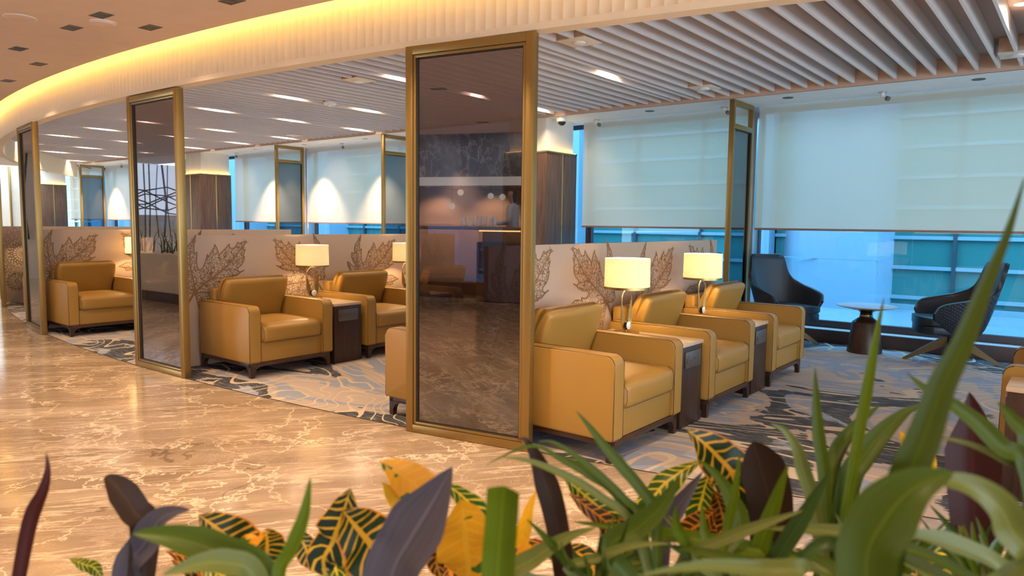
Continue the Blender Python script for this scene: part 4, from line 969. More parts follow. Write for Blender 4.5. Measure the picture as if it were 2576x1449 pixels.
PLANTS = [
 ('co1','cordyline',(-1.077,0.297,0.841),[
  ('red',0.019,0.00,[(-1.054,0.344,1.093),(-1.051,0.344,1.070),(-1.054,0.339,1.043),(-1.065,0.326,1.002),(-1.071,0.313,0.935),(-1.077,0.297,0.841)]),
 ]),
 ('co2','cordyline',(-0.999,0.422,0.824),[
  ('brown',0.039,0.00,[(-1.044,0.411,1.044),(-1.036,0.417,1.037),(-1.026,0.423,1.025),(-1.009,0.433,0.997),(-0.995,0.441,0.964),(-0.999,0.422,0.824)]),
  ('purple',0.040,0.00,[(-0.919,0.468,1.011),(-0.942,0.457,1.005),(-0.965,0.445,0.990),(-0.984,0.434,0.956),(-1.005,0.419,0.915),(-0.999,0.422,0.824)]),
 ]),
 ('co3','cordyline',(-0.678,0.578,0.854),[
  ('purple',0.075,0.00,[(-0.602,0.641,1.097),(-0.622,0.626,1.050),(-0.645,0.608,1.000),(-0.663,0.595,0.955),(-0.678,0.578,0.854)]),
 ]),
 ('co4','cordyline',(-0.556,0.839,0.826),[
  ('brown',0.035,0.00,[(-0.602,0.770,1.102),(-0.596,0.783,1.098),(-0.588,0.796,1.073),(-0.581,0.807,1.040),(-0.574,0.817,1.004),(-0.568,0.826,0.958),(-0.564,0.833,0.910),(-0.556,0.839,0.826)]),
 ]),
 ('co5','cordyline',(-0.497,1.011,0.798),[
  ('purple',0.028,0.00,[(-0.437,1.021,1.027),(-0.455,1.019,0.995),(-0.476,1.014,0.956),(-0.494,1.011,0.911),(-0.497,1.011,0.798)]),
 ]),
 ('co6','cordyline',(-0.359,1.122,0.813),[
  ('brown',0.069,0.00,[(-0.381,1.071,1.073),(-0.374,1.088,1.033),(-0.365,1.105,0.980),(-0.363,1.116,0.925),(-0.359,1.122,0.813)]),
 ]),
 ('co7','cordyline',(-0.103,1.329,0.829),[
  ('maroon',0.076,0.00,[(-0.134,1.340,1.141),(-0.126,1.341,1.094),(-0.123,1.336,1.037),(-0.116,1.333,0.955),(-0.103,1.329,0.829)]),
 ]),
 ('g0','grass',(-0.673,0.436,0.924),[
  ('green',0.041,0.00,[(-0.807,0.344,1.053),(-0.774,0.370,1.049),(-0.730,0.403,1.033),(-0.692,0.431,1.007),(-0.673,0.436,0.924)]),
  ('pale',0.030,0.00,[(-0.721,0.334,1.036),(-0.706,0.366,1.041),(-0.696,0.392,1.035),(-0.686,0.417,1.014),(-0.673,0.436,0.924)]),
  ('bright',0.018,0.00,[(-0.657,0.471,1.118),(-0.660,0.463,1.073),(-0.669,0.452,1.036),(-0.678,0.442,1.008),(-0.673,0.436,0.924)]),
 ]),
 ('g00','grass',(-0.472,0.568,0.904),[
  ('bright',0.038,0.00,[(-0.440,0.544,1.139),(-0.449,0.553,1.118),(-0.458,0.561,1.080),(-0.467,0.568,1.031),(-0.472,0.568,0.904)]),
 ]),
 ('g1','grass',(-0.436,0.876,0.877),[
  ('green',0.008,0.00,[(-0.634,0.740,1.065),(-0.606,0.764,1.084),(-0.588,0.780,1.092),(-0.573,0.792,1.090),(-0.549,0.808,1.072),(-0.521,0.829,1.051),(-0.484,0.854,1.013),(-0.436,0.876,0.877)]),
  ('green',0.013,0.00,[(-0.580,0.787,1.099),(-0.562,0.801,1.098),(-0.537,0.819,1.080),(-0.508,0.839,1.052),(-0.479,0.858,1.020),(-0.460,0.870,0.992),(-0.436,0.876,0.877)]),
  ('pale',0.014,0.00,[(-0.600,0.731,1.087),(-0.575,0.757,1.081),(-0.551,0.781,1.068),(-0.526,0.805,1.050),(-0.501,0.829,1.027),(-0.467,0.858,0.988),(-0.436,0.876,0.877)]),
  ('green',0.019,0.00,[(-0.541,0.823,1.143),(-0.526,0.833,1.122),(-0.506,0.845,1.093),(-0.485,0.859,1.064),(-0.463,0.873,1.034),(-0.444,0.883,0.997),(-0.436,0.876,0.877)]),
  ('green',0.012,0.00,[(-0.583,0.820,1.077),(-0.541,0.842,1.058),(-0.506,0.857,1.032),(-0.474,0.869,0.994),(-0.436,0.876,0.877)]),
  ('green',0.035,0.00,[(-0.401,0.862,1.071),(-0.422,0.856,1.027),(-0.451,0.845,0.992),(-0.486,0.829,0.953),(-0.436,0.876,0.877)]),
  ('pale',0.030,0.00,[(-0.467,0.765,1.015),(-0.505,0.758,0.993),(-0.547,0.746,0.958),(-0.577,0.743,0.917),(-0.436,0.876,0.877)]),
  ('pale',0.016,0.00,[(-0.382,0.805,1.005),(-0.433,0.795,0.990),(-0.476,0.790,0.963),(-0.519,0.784,0.931),(-0.436,0.876,0.877)]),
  ('pale',0.017,0.00,[(-0.256,0.911,1.048),(-0.305,0.900,1.018),(-0.350,0.893,0.988),(-0.397,0.884,0.952),(-0.436,0.876,0.877)]),
  ('green',0.028,0.00,[(-0.424,0.971,1.061),(-0.398,0.974,1.043),(-0.374,0.973,1.014),(-0.361,0.962,0.966),(-0.436,0.876,0.877)]),
  ('bright',0.015,0.00,[(-0.341,0.913,1.104),(-0.347,0.919,1.054),(-0.356,0.923,1.003),(-0.371,0.919,0.938),(-0.436,0.876,0.877)]),
  ('bright',0.018,0.00,[(-0.403,0.857,1.033),(-0.406,0.871,0.995),(-0.402,0.891,0.951),(-0.436,0.876,0.877)]),
  ('bright',0.017,0.00,[(-0.396,0.924,1.019),(-0.392,0.924,0.982),(-0.387,0.923,0.943),(-0.436,0.876,0.877)]),
  ('pale',0.022,0.00,[(-0.304,0.568,1.080),(-0.279,0.599,1.083),(-0.257,0.627,1.082),(-0.227,0.660,1.076),(-0.197,0.693,1.067),(-0.436,0.876,0.877)]),
  ('bright',0.028,0.00,[(-0.327,1.265,0.822),(-0.372,1.127,0.829),(-0.410,0.999,0.865),(-0.436,0.876,0.877)]),
  ('pale',0.012,0.00,[(-0.203,1.220,0.928),(-0.288,1.101,0.918),(-0.365,0.985,0.886),(-0.436,0.876,0.877)]),
  ('green',0.025,0.00,[(-0.389,1.125,0.859),(-0.409,1.039,0.872),(-0.425,0.956,0.877),(-0.436,0.876,0.877)]),
  ('bright',0.023,0.00,[(-0.493,0.904,0.920),(-0.474,0.896,0.913),(-0.455,0.886,0.895),(-0.436,0.876,0.877)]),
  ('green',0.017,0.00,[(-0.589,1.067,0.853),(-0.536,1.004,0.853),(-0.485,0.941,0.863),(-0.436,0.876,0.877)]),
 ]),
 ('g2','grass',(-0.260,1.079,0.865),[
  ('green',0.020,0.00,[(-0.300,1.086,1.197),(-0.296,1.084,1.152),(-0.289,1.083,1.095),(-0.280,1.084,1.043),(-0.273,1.082,0.980),(-0.260,1.079,0.865)]),
  ('pale',0.023,0.00,[(-0.329,0.990,1.128),(-0.315,1.011,1.114),(-0.303,1.027,1.088),(-0.296,1.040,1.054),(-0.287,1.054,1.015),(-0.278,1.065,0.960),(-0.260,1.079,0.865)]),
  ('bright',0.017,0.00,[(-0.217,1.100,1.305),(-0.224,1.097,1.246),(-0.229,1.095,1.190),(-0.235,1.093,1.132),(-0.241,1.091,1.074),(-0.247,1.087,1.003),(-0.254,1.083,0.932),(-0.260,1.079,0.865)]),
  ('green',0.036,0.00,[(-0.174,1.180,1.145),(-0.195,1.162,1.130),(-0.220,1.138,1.097),(-0.239,1.119,1.062),(-0.251,1.104,1.021),(-0.260,1.079,0.865)]),
  ('green',0.025,0.00,[(-0.232,1.196,1.132),(-0.258,1.156,1.100),(-0.274,1.123,1.063),(-0.273,1.103,1.022),(-0.260,1.079,0.865)]),
  ('blue',0.026,0.00,[(-0.234,0.934,1.097),(-0.264,0.950,1.030),(-0.298,0.964,0.961),(-0.322,0.986,0.905),(-0.260,1.079,0.865)]),
  ('bright',0.026,0.00,[(-0.290,0.953,1.090),(-0.308,0.964,1.031),(-0.329,0.971,0.955),(-0.344,0.984,0.899),(-0.260,1.079,0.865)]),
  ('green',0.014,0.00,[(-0.170,1.449,0.844),(-0.206,1.321,0.855),(-0.235,1.197,0.844),(-0.260,1.079,0.865)]),
  ('green',0.021,0.00,[(-0.280,1.252,0.852),(-0.273,1.193,0.846),(-0.267,1.136,0.858),(-0.260,1.079,0.865)]),
  ('bright',0.019,0.00,[(-0.087,1.431,0.914),(-0.152,1.309,0.907),(-0.208,1.189,0.857),(-0.260,1.079,0.865)]),
  ('pale',0.012,0.00,[(-0.164,1.261,0.929),(-0.199,1.199,0.917),(-0.229,1.137,0.870),(-0.260,1.079,0.865)]),
  ('green',0.014,0.00,[(-0.435,1.244,0.800),(-0.372,1.192,0.821),(-0.314,1.137,0.842),(-0.260,1.079,0.865)]),
  ('pale',0.023,0.00,[(-0.313,1.333,0.865),(-0.297,1.249,0.881),(-0.277,1.162,0.844),(-0.260,1.079,0.865)]),
  ('green',0.023,0.00,[(-0.146,1.313,0.918),(-0.188,1.233,0.910),(-0.224,1.154,0.865),(-0.260,1.079,0.865)]),
  ('green',0.013,0.00,[(-0.198,1.356,0.906),(-0.223,1.262,0.912),(-0.241,1.167,0.854),(-0.260,1.079,0.865)]),
  ('green',0.026,0.00,[(-0.301,1.146,0.868),(-0.286,1.123,0.844),(-0.274,1.102,0.869),(-0.260,1.079,0.865)]),
 ]),
 ('g3','grass',(-0.129,0.700,1.014),[
  ('big',0.030,0.00,[(-0.047,0.763,1.443),(-0.056,0.757,1.395),(-0.068,0.749,1.350),(-0.081,0.739,1.299),(-0.094,0.731,1.259),(-0.103,0.725,1.217),(-0.114,0.718,1.176),(-0.124,0.711,1.128),(-0.129,0.700,1.014)]),
  ('green',0.058,0.00,[(-0.078,0.710,1.191),(-0.105,0.699,1.174),(-0.126,0.692,1.141),(-0.138,0.690,1.098),(-0.129,0.700,1.014)]),
  ('shine',0.034,0.00,[(-0.109,0.709,1.179),(-0.075,0.741,1.173),(-0.052,0.762,1.156),(-0.038,0.776,1.129),(-0.027,0.784,1.086),(-0.129,0.700,1.014)]),
  ('blue',0.016,0.00,[(-0.206,0.695,1.064),(-0.189,0.700,1.092),(-0.169,0.704,1.102),(-0.151,0.704,1.088),(-0.129,0.700,1.014)]),
  ('green',0.010,0.00,[(-0.200,1.023,0.973),(-0.177,0.917,1.004),(-0.154,0.809,1.026),(-0.129,0.700,1.014)]),
  ('green',0.014,0.00,[(-0.444,0.886,0.957),(-0.322,0.840,0.992),(-0.217,0.778,1.017),(-0.129,0.700,1.014)]),
  ('green',0.016,0.00,[(-0.284,0.969,0.970),(-0.227,0.885,1.001),(-0.176,0.796,1.024),(-0.129,0.700,1.014)]),
  ('green',0.012,0.00,[(-0.176,0.751,1.104),(-0.161,0.736,1.100),(-0.146,0.719,1.065),(-0.129,0.700,1.014)]),
 ]),
 ('g4','grass',(-0.008,1.032,0.942),[
  ('green',0.025,0.00,[(-0.168,1.000,1.221),(-0.146,1.006,1.201),(-0.122,1.012,1.188),(-0.092,1.023,1.165),(-0.066,1.030,1.138),(-0.038,1.039,1.111),(-0.008,1.032,0.942)]),
  ('green',0.038,0.00,[(-0.075,1.045,1.190),(-0.057,1.045,1.169),(-0.035,1.045,1.130),(-0.008,1.032,0.942)]),
  ('pale',0.013,0.00,[(-0.138,1.016,1.142),(-0.102,1.027,1.137),(-0.065,1.039,1.122),(-0.033,1.046,1.096),(-0.008,1.032,0.942)]),
  ('pale',0.026,0.00,[(-0.124,0.765,1.104),(-0.111,0.822,1.085),(-0.085,0.887,1.058),(-0.053,0.957,1.019),(-0.008,1.032,0.942)]),
  ('bright',0.018,0.00,[(-0.112,1.306,0.877),(-0.072,1.219,0.896),(-0.038,1.129,0.937),(-0.008,1.032,0.942)]),
  ('bright',0.025,0.00,[(-0.588,0.887,0.950),(-0.366,0.959,0.953),(-0.173,1.006,0.941),(-0.008,1.032,0.942)]),
  ('pale',0.023,0.00,[(-0.320,0.957,0.991),(-0.209,0.991,1.000),(-0.103,1.015,0.961),(-0.008,1.032,0.942)]),
  ('pale',0.015,0.00,[(-0.405,0.907,0.941),(-0.260,0.960,0.954),(-0.128,1.002,0.958),(-0.008,1.032,0.942)]),
  ('green',0.016,0.00,[(-0.217,0.976,0.999),(-0.144,0.999,0.997),(-0.074,1.017,0.970),(-0.008,1.032,0.942)]),
  ('pale',0.018,0.00,[(-0.438,0.979,0.900),(-0.274,1.012,0.906),(-0.132,1.031,0.945),(-0.008,1.032,0.942)]),
 ]),
 ('cr1','croton',(-0.956,0.580,0.793),[
  ('cy',0.077,0.20,[(-0.986,0.513,0.972),(-0.978,0.533,0.950),(-0.965,0.556,0.917),(-0.958,0.574,0.883),(-0.956,0.580,0.793)]),
  ('cy',0.057,-0.30,[(-0.909,0.573,0.953),(-0.920,0.582,0.923),(-0.934,0.587,0.886),(-0.956,0.580,0.793)]),
  ('co',0.029,0.40,[(-0.877,0.560,0.963),(-0.917,0.560,0.938),(-0.954,0.562,0.909),(-0.956,0.580,0.793)]),
  ('cd',0.054,-0.04,[(-1.077,0.614,0.834),(-1.032,0.608,0.827),(-0.997,0.593,0.815),(-0.956,0.580,0.793)]),
  ('cd',0.038,0.06,[(-1.131,0.533,0.866),(-1.054,0.565,0.855),(-1.015,0.567,0.838),(-0.956,0.580,0.793)]),
  ('cg',0.049,-0.25,[(-1.053,0.548,0.862),(-1.010,0.568,0.846),(-0.988,0.571,0.824),(-0.956,0.580,0.793)]),
  ('cg',0.053,-0.31,[(-1.031,0.653,0.846),(-1.010,0.627,0.839),(-0.982,0.605,0.827),(-0.956,0.580,0.793)]),
  ('cd',0.053,0.15,[(-1.153,0.551,0.838),(-1.069,0.577,0.831),(-1.021,0.573,0.819),(-0.956,0.580,0.793)]),
 ]),
 ('cr2','croton',(-0.843,0.671,0.795),[
  ('cb',0.073,0.25,[(-0.816,0.653,1.013),(-0.832,0.652,0.972),(-0.851,0.648,0.926),(-0.869,0.644,0.879),(-0.843,0.671,0.795)]),
  ('cy',0.097,-0.10,[(-0.807,0.632,0.989),(-0.804,0.653,0.959),(-0.798,0.677,0.924),(-0.795,0.697,0.888),(-0.843,0.671,0.795)]),
  ('cb',0.036,0.30,[(-0.918,0.627,0.935),(-0.905,0.635,0.908),(-0.891,0.642,0.879),(-0.843,0.671,0.795)]),
  ('cg',0.052,0.03,[(-0.927,0.743,0.855),(-0.900,0.719,0.848),(-0.872,0.696,0.836),(-0.843,0.671,0.795)]),
  ('cg',0.049,0.00,[(-0.991,0.709,0.859),(-0.934,0.705,0.854),(-0.893,0.687,0.844),(-0.843,0.671,0.795)]),
 ]),
 ('cr3','croton',(-0.723,0.791,0.786),[
  ('co',0.062,0.20,[(-0.785,0.682,1.052),(-0.777,0.709,1.032),(-0.765,0.738,1.003),(-0.756,0.762,0.958),(-0.723,0.791,0.786)]),
  ('cyl',0.040,0.20,[(-0.803,0.702,1.012),(-0.796,0.718,0.989),(-0.782,0.738,0.959),(-0.768,0.758,0.924),(-0.723,0.791,0.786)]),
  ('cg',0.046,-0.20,[(-0.757,0.788,0.997),(-0.736,0.803,0.979),(-0.717,0.815,0.952),(-0.712,0.814,0.909),(-0.723,0.791,0.786)]),
  ('co2',0.088,0.00,[(-0.656,0.717,1.018),(-0.671,0.739,0.976),(-0.685,0.760,0.923),(-0.700,0.781,0.868),(-0.723,0.791,0.786)]),
  ('cyl',0.025,0.30,[(-0.662,0.900,0.977),(-0.666,0.885,0.950),(-0.666,0.871,0.916),(-0.671,0.852,0.875),(-0.723,0.791,0.786)]),
  ('co',0.027,0.00,[(-0.630,0.854,0.913),(-0.650,0.845,0.894),(-0.671,0.833,0.870),(-0.723,0.791,0.786)]),
  ('cd',0.030,0.00,[(-0.709,0.732,0.956),(-0.727,0.742,0.911),(-0.739,0.758,0.870),(-0.723,0.791,0.786)]),
  ('cd',0.055,0.35,[(-0.657,0.927,0.885),(-0.700,0.867,0.870),(-0.704,0.837,0.850),(-0.723,0.791,0.786)]),
  ('cg',0.043,-0.39,[(-0.779,0.899,0.860),(-0.766,0.860,0.854),(-0.744,0.829,0.842),(-0.723,0.791,0.786)]),
  ('cd',0.054,-0.03,[(-0.837,0.855,0.833),(-0.794,0.839,0.828),(-0.761,0.814,0.818),(-0.723,0.791,0.786)]),
 ]),
 ('cr4','croton',(-0.596,1.058,0.779),[
  ('cg',0.047,0.20,[(-0.657,0.969,0.981),(-0.643,0.993,0.955),(-0.622,1.022,0.922),(-0.602,1.049,0.880),(-0.596,1.058,0.779)]),
  ('cd',0.037,-0.20,[(-0.622,0.931,0.973),(-0.609,0.970,0.940),(-0.594,1.010,0.903),(-0.591,1.039,0.859),(-0.596,1.058,0.779)]),
  ('cd',0.038,0.00,[(-0.559,1.040,0.923),(-0.581,1.040,0.889),(-0.592,1.048,0.848),(-0.596,1.058,0.779)]),
  ('cy',0.056,-0.34,[(-0.717,1.035,0.826),(-0.661,1.055,0.806),(-0.635,1.050,0.780),(-0.596,1.058,0.779)]),
  ('cg',0.056,-0.29,[(-0.581,1.105,0.874),(-0.591,1.085,0.849),(-0.591,1.074,0.817),(-0.596,1.058,0.779)]),
  ('cy',0.066,-0.09,[(-0.629,1.140,0.831),(-0.620,1.112,0.814),(-0.607,1.085,0.791),(-0.596,1.058,0.779)]),
 ]),
 ('cr5','croton',(-0.455,1.133,0.789),[
  ('cy',0.079,0.15,[(-0.468,1.028,1.084),(-0.456,1.061,1.059),(-0.443,1.094,1.029),(-0.429,1.126,0.991),(-0.430,1.143,0.925),(-0.455,1.133,0.789)]),
  ('cg',0.051,0.30,[(-0.489,1.131,1.004),(-0.515,1.108,0.984),(-0.542,1.083,0.952),(-0.547,1.074,0.909),(-0.455,1.133,0.789)]),
  ('cg',0.049,0.00,[(-0.468,1.120,0.990),(-0.477,1.117,0.951),(-0.481,1.117,0.899),(-0.455,1.133,0.789)]),
  ('cd',0.041,-0.20,[(-0.424,1.050,0.962),(-0.455,1.064,0.927),(-0.484,1.078,0.884),(-0.455,1.133,0.789)]),
  ('cd',0.040,0.40,[(-0.453,1.104,0.970),(-0.446,1.122,0.930),(-0.445,1.135,0.882),(-0.455,1.133,0.789)]),
  ('cd',0.056,0.18,[(-0.506,1.153,0.892),(-0.485,1.151,0.870),(-0.473,1.141,0.842),(-0.455,1.133,0.789)]),
  ('cg',0.051,-0.36,[(-0.491,1.140,0.832),(-0.475,1.140,0.808),(-0.466,1.134,0.779),(-0.455,1.133,0.789)]),
  ('cy',0.057,0.31,[(-0.369,1.251,0.846),(-0.415,1.197,0.823),(-0.426,1.171,0.794),(-0.455,1.133,0.789)]),
  ('cg',0.057,0.20,[(-0.508,1.194,0.831),(-0.487,1.176,0.815),(-0.472,1.153,0.793),(-0.455,1.133,0.789)]),
  ('cg',0.059,-0.18,[(-0.401,1.299,0.813),(-0.436,1.230,0.798),(-0.438,1.186,0.779),(-0.455,1.133,0.789)]),
 ]),
 ('cr6','croton',(-0.203,1.438,0.796),[
  ('cyl',0.036,0.40,[(-0.245,1.431,1.035),(-0.236,1.436,1.018),(-0.226,1.440,0.982),(-0.217,1.442,0.932),(-0.203,1.438,0.796)]),
  ('cyl',0.031,0.00,[(-0.198,1.467,1.016),(-0.201,1.461,0.989),(-0.203,1.455,0.946),(-0.203,1.438,0.796)]),
  ('cg',0.050,0.00,[(-0.253,1.417,0.967),(-0.237,1.427,0.939),(-0.220,1.435,0.889),(-0.203,1.438,0.796)]),
  ('cg',0.065,-0.12,[(-0.115,1.623,0.792),(-0.161,1.545,0.774),(-0.172,1.495,0.751),(-0.203,1.438,0.796)]),
  ('cy',0.066,-0.00,[(-0.269,1.367,0.824),(-0.234,1.398,0.794),(-0.222,1.411,0.756),(-0.203,1.438,0.796)]),
  ('cy',0.062,0.19,[(-0.308,1.388,0.798),(-0.254,1.417,0.773),(-0.234,1.418,0.742),(-0.203,1.438,0.796)]),
  ('cd',0.046,-0.38,[(-0.362,1.404,0.819),(-0.283,1.434,0.800),(-0.252,1.426,0.775),(-0.203,1.438,0.796)]),
  ('cg',0.067,0.22,[(-0.328,1.336,0.849),(-0.265,1.385,0.820),(-0.243,1.402,0.784),(-0.203,1.438,0.796)]),
  ('cg',0.052,0.09,[(-0.290,1.370,0.847),(-0.246,1.403,0.819),(-0.230,1.413,0.783),(-0.203,1.438,0.796)]),
 ]),
 ('cr7','croton',(-1.151,0.483,0.738),[
  ('cg',0.021,0.00,[(-1.183,0.410,0.883),(-1.182,0.431,0.866),(-1.180,0.451,0.843),(-1.151,0.483,0.738)]),
 ]),
 ('g5','grass',(-0.510,0.840,0.854),[
  ('green',0.009,0.57,[(-0.588,1.034,0.921),(-0.555,0.976,0.899),(-0.538,0.903,0.879),(-0.510,0.840,0.854)]),
  ('pale',0.009,0.01,[(-0.453,0.755,1.000),(-0.468,0.787,0.960),(-0.492,0.813,0.916),(-0.510,0.840,0.854)]),
  ('green',0.013,0.37,[(-0.531,0.701,1.030),(-0.523,0.749,0.980),(-0.517,0.795,0.924),(-0.510,0.840,0.854)]),
  ('bright',0.013,-0.04,[(-0.689,0.922,0.871),(-0.619,0.904,0.869),(-0.565,0.872,0.868),(-0.510,0.840,0.854)]),
  ('blue',0.016,-0.01,[(-0.510,1.075,0.860),(-0.513,0.995,0.861),(-0.517,0.914,0.864),(-0.510,0.840,0.854)]),
  ('bright',0.011,0.07,[(-0.509,1.040,0.951),(-0.514,0.969,0.920),(-0.515,0.903,0.890),(-0.510,0.840,0.854)]),
  ('blue',0.010,0.44,[(-0.678,0.949,0.893),(-0.613,0.920,0.882),(-0.562,0.880,0.873),(-0.510,0.840,0.854)]),
  ('bright',0.016,-0.36,[(-0.532,0.917,0.963),(-0.525,0.891,0.931),(-0.519,0.865,0.898),(-0.510,0.840,0.854)]),
  ('blue',0.010,0.50,[(-0.459,0.764,1.017),(-0.476,0.790,0.971),(-0.494,0.815,0.921),(-0.510,0.840,0.854)]),
  ('green',0.011,0.05,[(-0.459,0.768,0.979),(-0.473,0.796,0.945),(-0.494,0.817,0.909),(-0.510,0.840,0.854)]),
  ('green',0.009,-0.08,[(-0.489,0.769,0.972),(-0.496,0.793,0.940),(-0.504,0.817,0.906),(-0.510,0.840,0.854)]),
  ('green',0.012,-0.56,[(-0.470,0.900,0.935),(-0.495,0.871,0.914),(-0.499,0.859,0.892),(-0.510,0.840,0.854)]),
  ('green',0.007,-0.26,[(-0.493,0.722,1.006),(-0.506,0.757,0.964),(-0.505,0.802,0.918),(-0.510,0.840,0.854)]),
  ('green',0.007,0.01,[(-0.444,0.809,1.026),(-0.463,0.823,0.977),(-0.489,0.830,0.922),(-0.510,0.840,0.854)]),
  ('blue',0.015,0.39,[(-0.607,0.882,0.964),(-0.583,0.862,0.930),(-0.541,0.856,0.897),(-0.510,0.840,0.854)]),
  ('blue',0.013,0.13,[(-0.573,0.992,0.906),(-0.553,0.941,0.891),(-0.533,0.890,0.878),(-0.510,0.840,0.854)]),
  ('pale',0.015,0.51,[(-0.451,0.880,1.003),(-0.478,0.862,0.959),(-0.493,0.852,0.913),(-0.510,0.840,0.854)]),
 ]),
 ('g6','grass',(-0.357,0.963,0.856),[
  ('green',0.008,-0.29,[(-0.454,1.033,0.883),(-0.424,1.008,0.879),(-0.387,0.989,0.876),(-0.357,0.963,0.856)]),
  ('green',0.011,0.15,[(-0.406,0.865,0.972),(-0.384,0.903,0.941),(-0.373,0.932,0.907),(-0.357,0.963,0.856)]),
  ('blue',0.014,-0.46,[(-0.376,1.200,0.936),(-0.364,1.125,0.909),(-0.367,1.039,0.885),(-0.357,0.963,0.856)]),
  ('blue',0.017,-0.02,[(-0.411,1.100,0.894),(-0.385,1.061,0.886),(-0.375,1.009,0.877),(-0.357,0.963,0.856)]),
  ('blue',0.011,-0.38,[(-0.411,0.841,0.985),(-0.389,0.885,0.949),(-0.374,0.924,0.911),(-0.357,0.963,0.856)]),
  ('pale',0.014,0.54,[(-0.371,0.838,0.991),(-0.374,0.874,0.954),(-0.362,0.922,0.914),(-0.357,0.963,0.856)]),
  ('pale',0.010,-0.35,[(-0.367,0.958,0.956),(-0.365,0.959,0.929),(-0.361,0.962,0.901),(-0.357,0.963,0.856)]),
  ('green',0.014,0.29,[(-0.394,0.976,0.953),(-0.388,0.967,0.926),(-0.369,0.968,0.898),(-0.357,0.963,0.856)]),
  ('bright',0.008,-0.50,[(-0.376,0.944,1.006),(-0.363,0.956,0.962),(-0.363,0.957,0.915),(-0.357,0.963,0.856)]),
  ('green',0.012,-0.19,[(-0.325,1.080,0.916),(-0.347,1.033,0.901),(-0.350,1.000,0.886),(-0.357,0.963,0.856)]),
  ('green',0.014,-0.11,[(-0.366,1.145,0.938),(-0.360,1.087,0.912),(-0.363,1.021,0.888),(-0.357,0.963,0.856)]),
  ('pale',0.014,0.27,[(-0.299,1.031,0.941),(-0.316,1.011,0.919),(-0.341,0.984,0.896),(-0.357,0.963,0.856)]),
  ('green',0.008,0.48,[(-0.521,1.090,0.907),(-0.450,1.061,0.891),(-0.406,1.010,0.877),(-0.357,0.963,0.856)]),
  ('pale',0.010,0.04,[(-0.468,0.967,0.968),(-0.423,0.972,0.934),(-0.390,0.967,0.901),(-0.357,0.963,0.856)]),
  ('bright',0.014,-0.57,[(-0.452,1.134,0.846),(-0.412,1.084,0.854),(-0.388,1.021,0.862),(-0.357,0.963,0.856)]),
  ('pale',0.011,0.18,[(-0.386,1.104,0.902),(-0.378,1.056,0.891),(-0.368,1.009,0.880),(-0.357,0.963,0.856)]),
  ('pale',0.015,0.56,[(-0.466,0.944,0.977),(-0.424,0.955,0.941),(-0.390,0.960,0.904),(-0.357,0.963,0.856)]),
 ]),
 ('g7','grass',(-0.190,1.096,0.859),[
  ('green',0.014,0.31,[(-0.197,1.187,0.905),(-0.205,1.149,0.895),(-0.193,1.126,0.885),(-0.190,1.096,0.859)]),
  ('bright',0.011,0.05,[(-0.312,1.197,0.872),(-0.254,1.178,0.872),(-0.226,1.134,0.873),(-0.190,1.096,0.859)]),
  ('green',0.011,-0.16,[(-0.195,1.194,0.954),(-0.194,1.161,0.927),(-0.193,1.129,0.898),(-0.190,1.096,0.859)]),
  ('blue',0.016,-0.57,[(-0.260,1.200,0.914),(-0.230,1.170,0.899),(-0.212,1.133,0.885),(-0.190,1.096,0.859)]),
  ('bright',0.010,-0.22,[(-0.136,1.024,1.015),(-0.152,1.051,0.971),(-0.173,1.072,0.923),(-0.190,1.096,0.859)]),
  ('pale',0.007,-0.03,[(-0.218,1.108,0.963),(-0.199,1.112,0.934),(-0.199,1.101,0.903),(-0.190,1.096,0.859)]),
  ('blue',0.008,-0.43,[(-0.140,1.363,0.932),(-0.156,1.275,0.909),(-0.179,1.181,0.887),(-0.190,1.096,0.859)]),
  ('green',0.007,0.43,[(-0.112,1.072,1.032),(-0.143,1.077,0.982),(-0.166,1.088,0.927),(-0.190,1.096,0.859)]),
  ('pale',0.011,-0.29,[(-0.229,1.113,0.995),(-0.211,1.112,0.955),(-0.203,1.103,0.912),(-0.190,1.096,0.859)]),
  ('blue',0.014,-0.45,[(-0.179,1.085,0.995),(-0.192,1.082,0.956),(-0.187,1.092,0.914),(-0.190,1.096,0.859)]),
  ('pale',0.014,-0.27,[(-0.200,1.095,0.979),(-0.194,1.098,0.945),(-0.194,1.096,0.909),(-0.190,1.096,0.859)]),
  ('blue',0.008,0.54,[(-0.159,1.080,0.991),(-0.176,1.081,0.954),(-0.181,1.090,0.914),(-0.190,1.096,0.859)]),
  ('bright',0.014,-0.27,[(-0.177,0.994,1.008),(-0.191,1.021,0.966),(-0.186,1.063,0.921),(-0.190,1.096,0.859)]),
  ('green',0.009,0.50,[(-0.235,1.223,0.916),(-0.224,1.178,0.900),(-0.205,1.139,0.886),(-0.190,1.096,0.859)]),
  ('pale',0.011,-0.01,[(-0.253,1.047,1.003),(-0.233,1.063,0.961),(-0.210,1.082,0.916),(-0.190,1.096,0.859)]),
  ('green',0.012,0.32,[(-0.294,1.205,0.881),(-0.247,1.179,0.878),(-0.221,1.136,0.875),(-0.190,1.096,0.859)]),
  ('green',0.015,0.59,[(-0.224,1.190,0.919),(-0.215,1.157,0.903),(-0.201,1.128,0.888),(-0.190,1.096,0.859)]),
 ]),
 ('g8','grass',(-0.080,1.183,0.860),[
  ('bright',0.010,0.45,[(-0.104,1.068,1.012),(-0.099,1.105,0.969),(-0.089,1.146,0.923),(-0.080,1.183,0.860)]),
  ('blue',0.012,0.39,[(-0.157,1.174,1.001),(-0.122,1.186,0.959),(-0.104,1.183,0.915),(-0.080,1.183,0.860)]),
  ('blue',0.008,0.23,[(-0.180,1.258,0.949),(-0.146,1.234,0.922),(-0.110,1.212,0.896),(-0.080,1.183,0.860)]),
  ('pale',0.014,-0.21,[(-0.143,1.361,0.942),(-0.123,1.301,0.916),(-0.099,1.245,0.891),(-0.080,1.183,0.860)]),
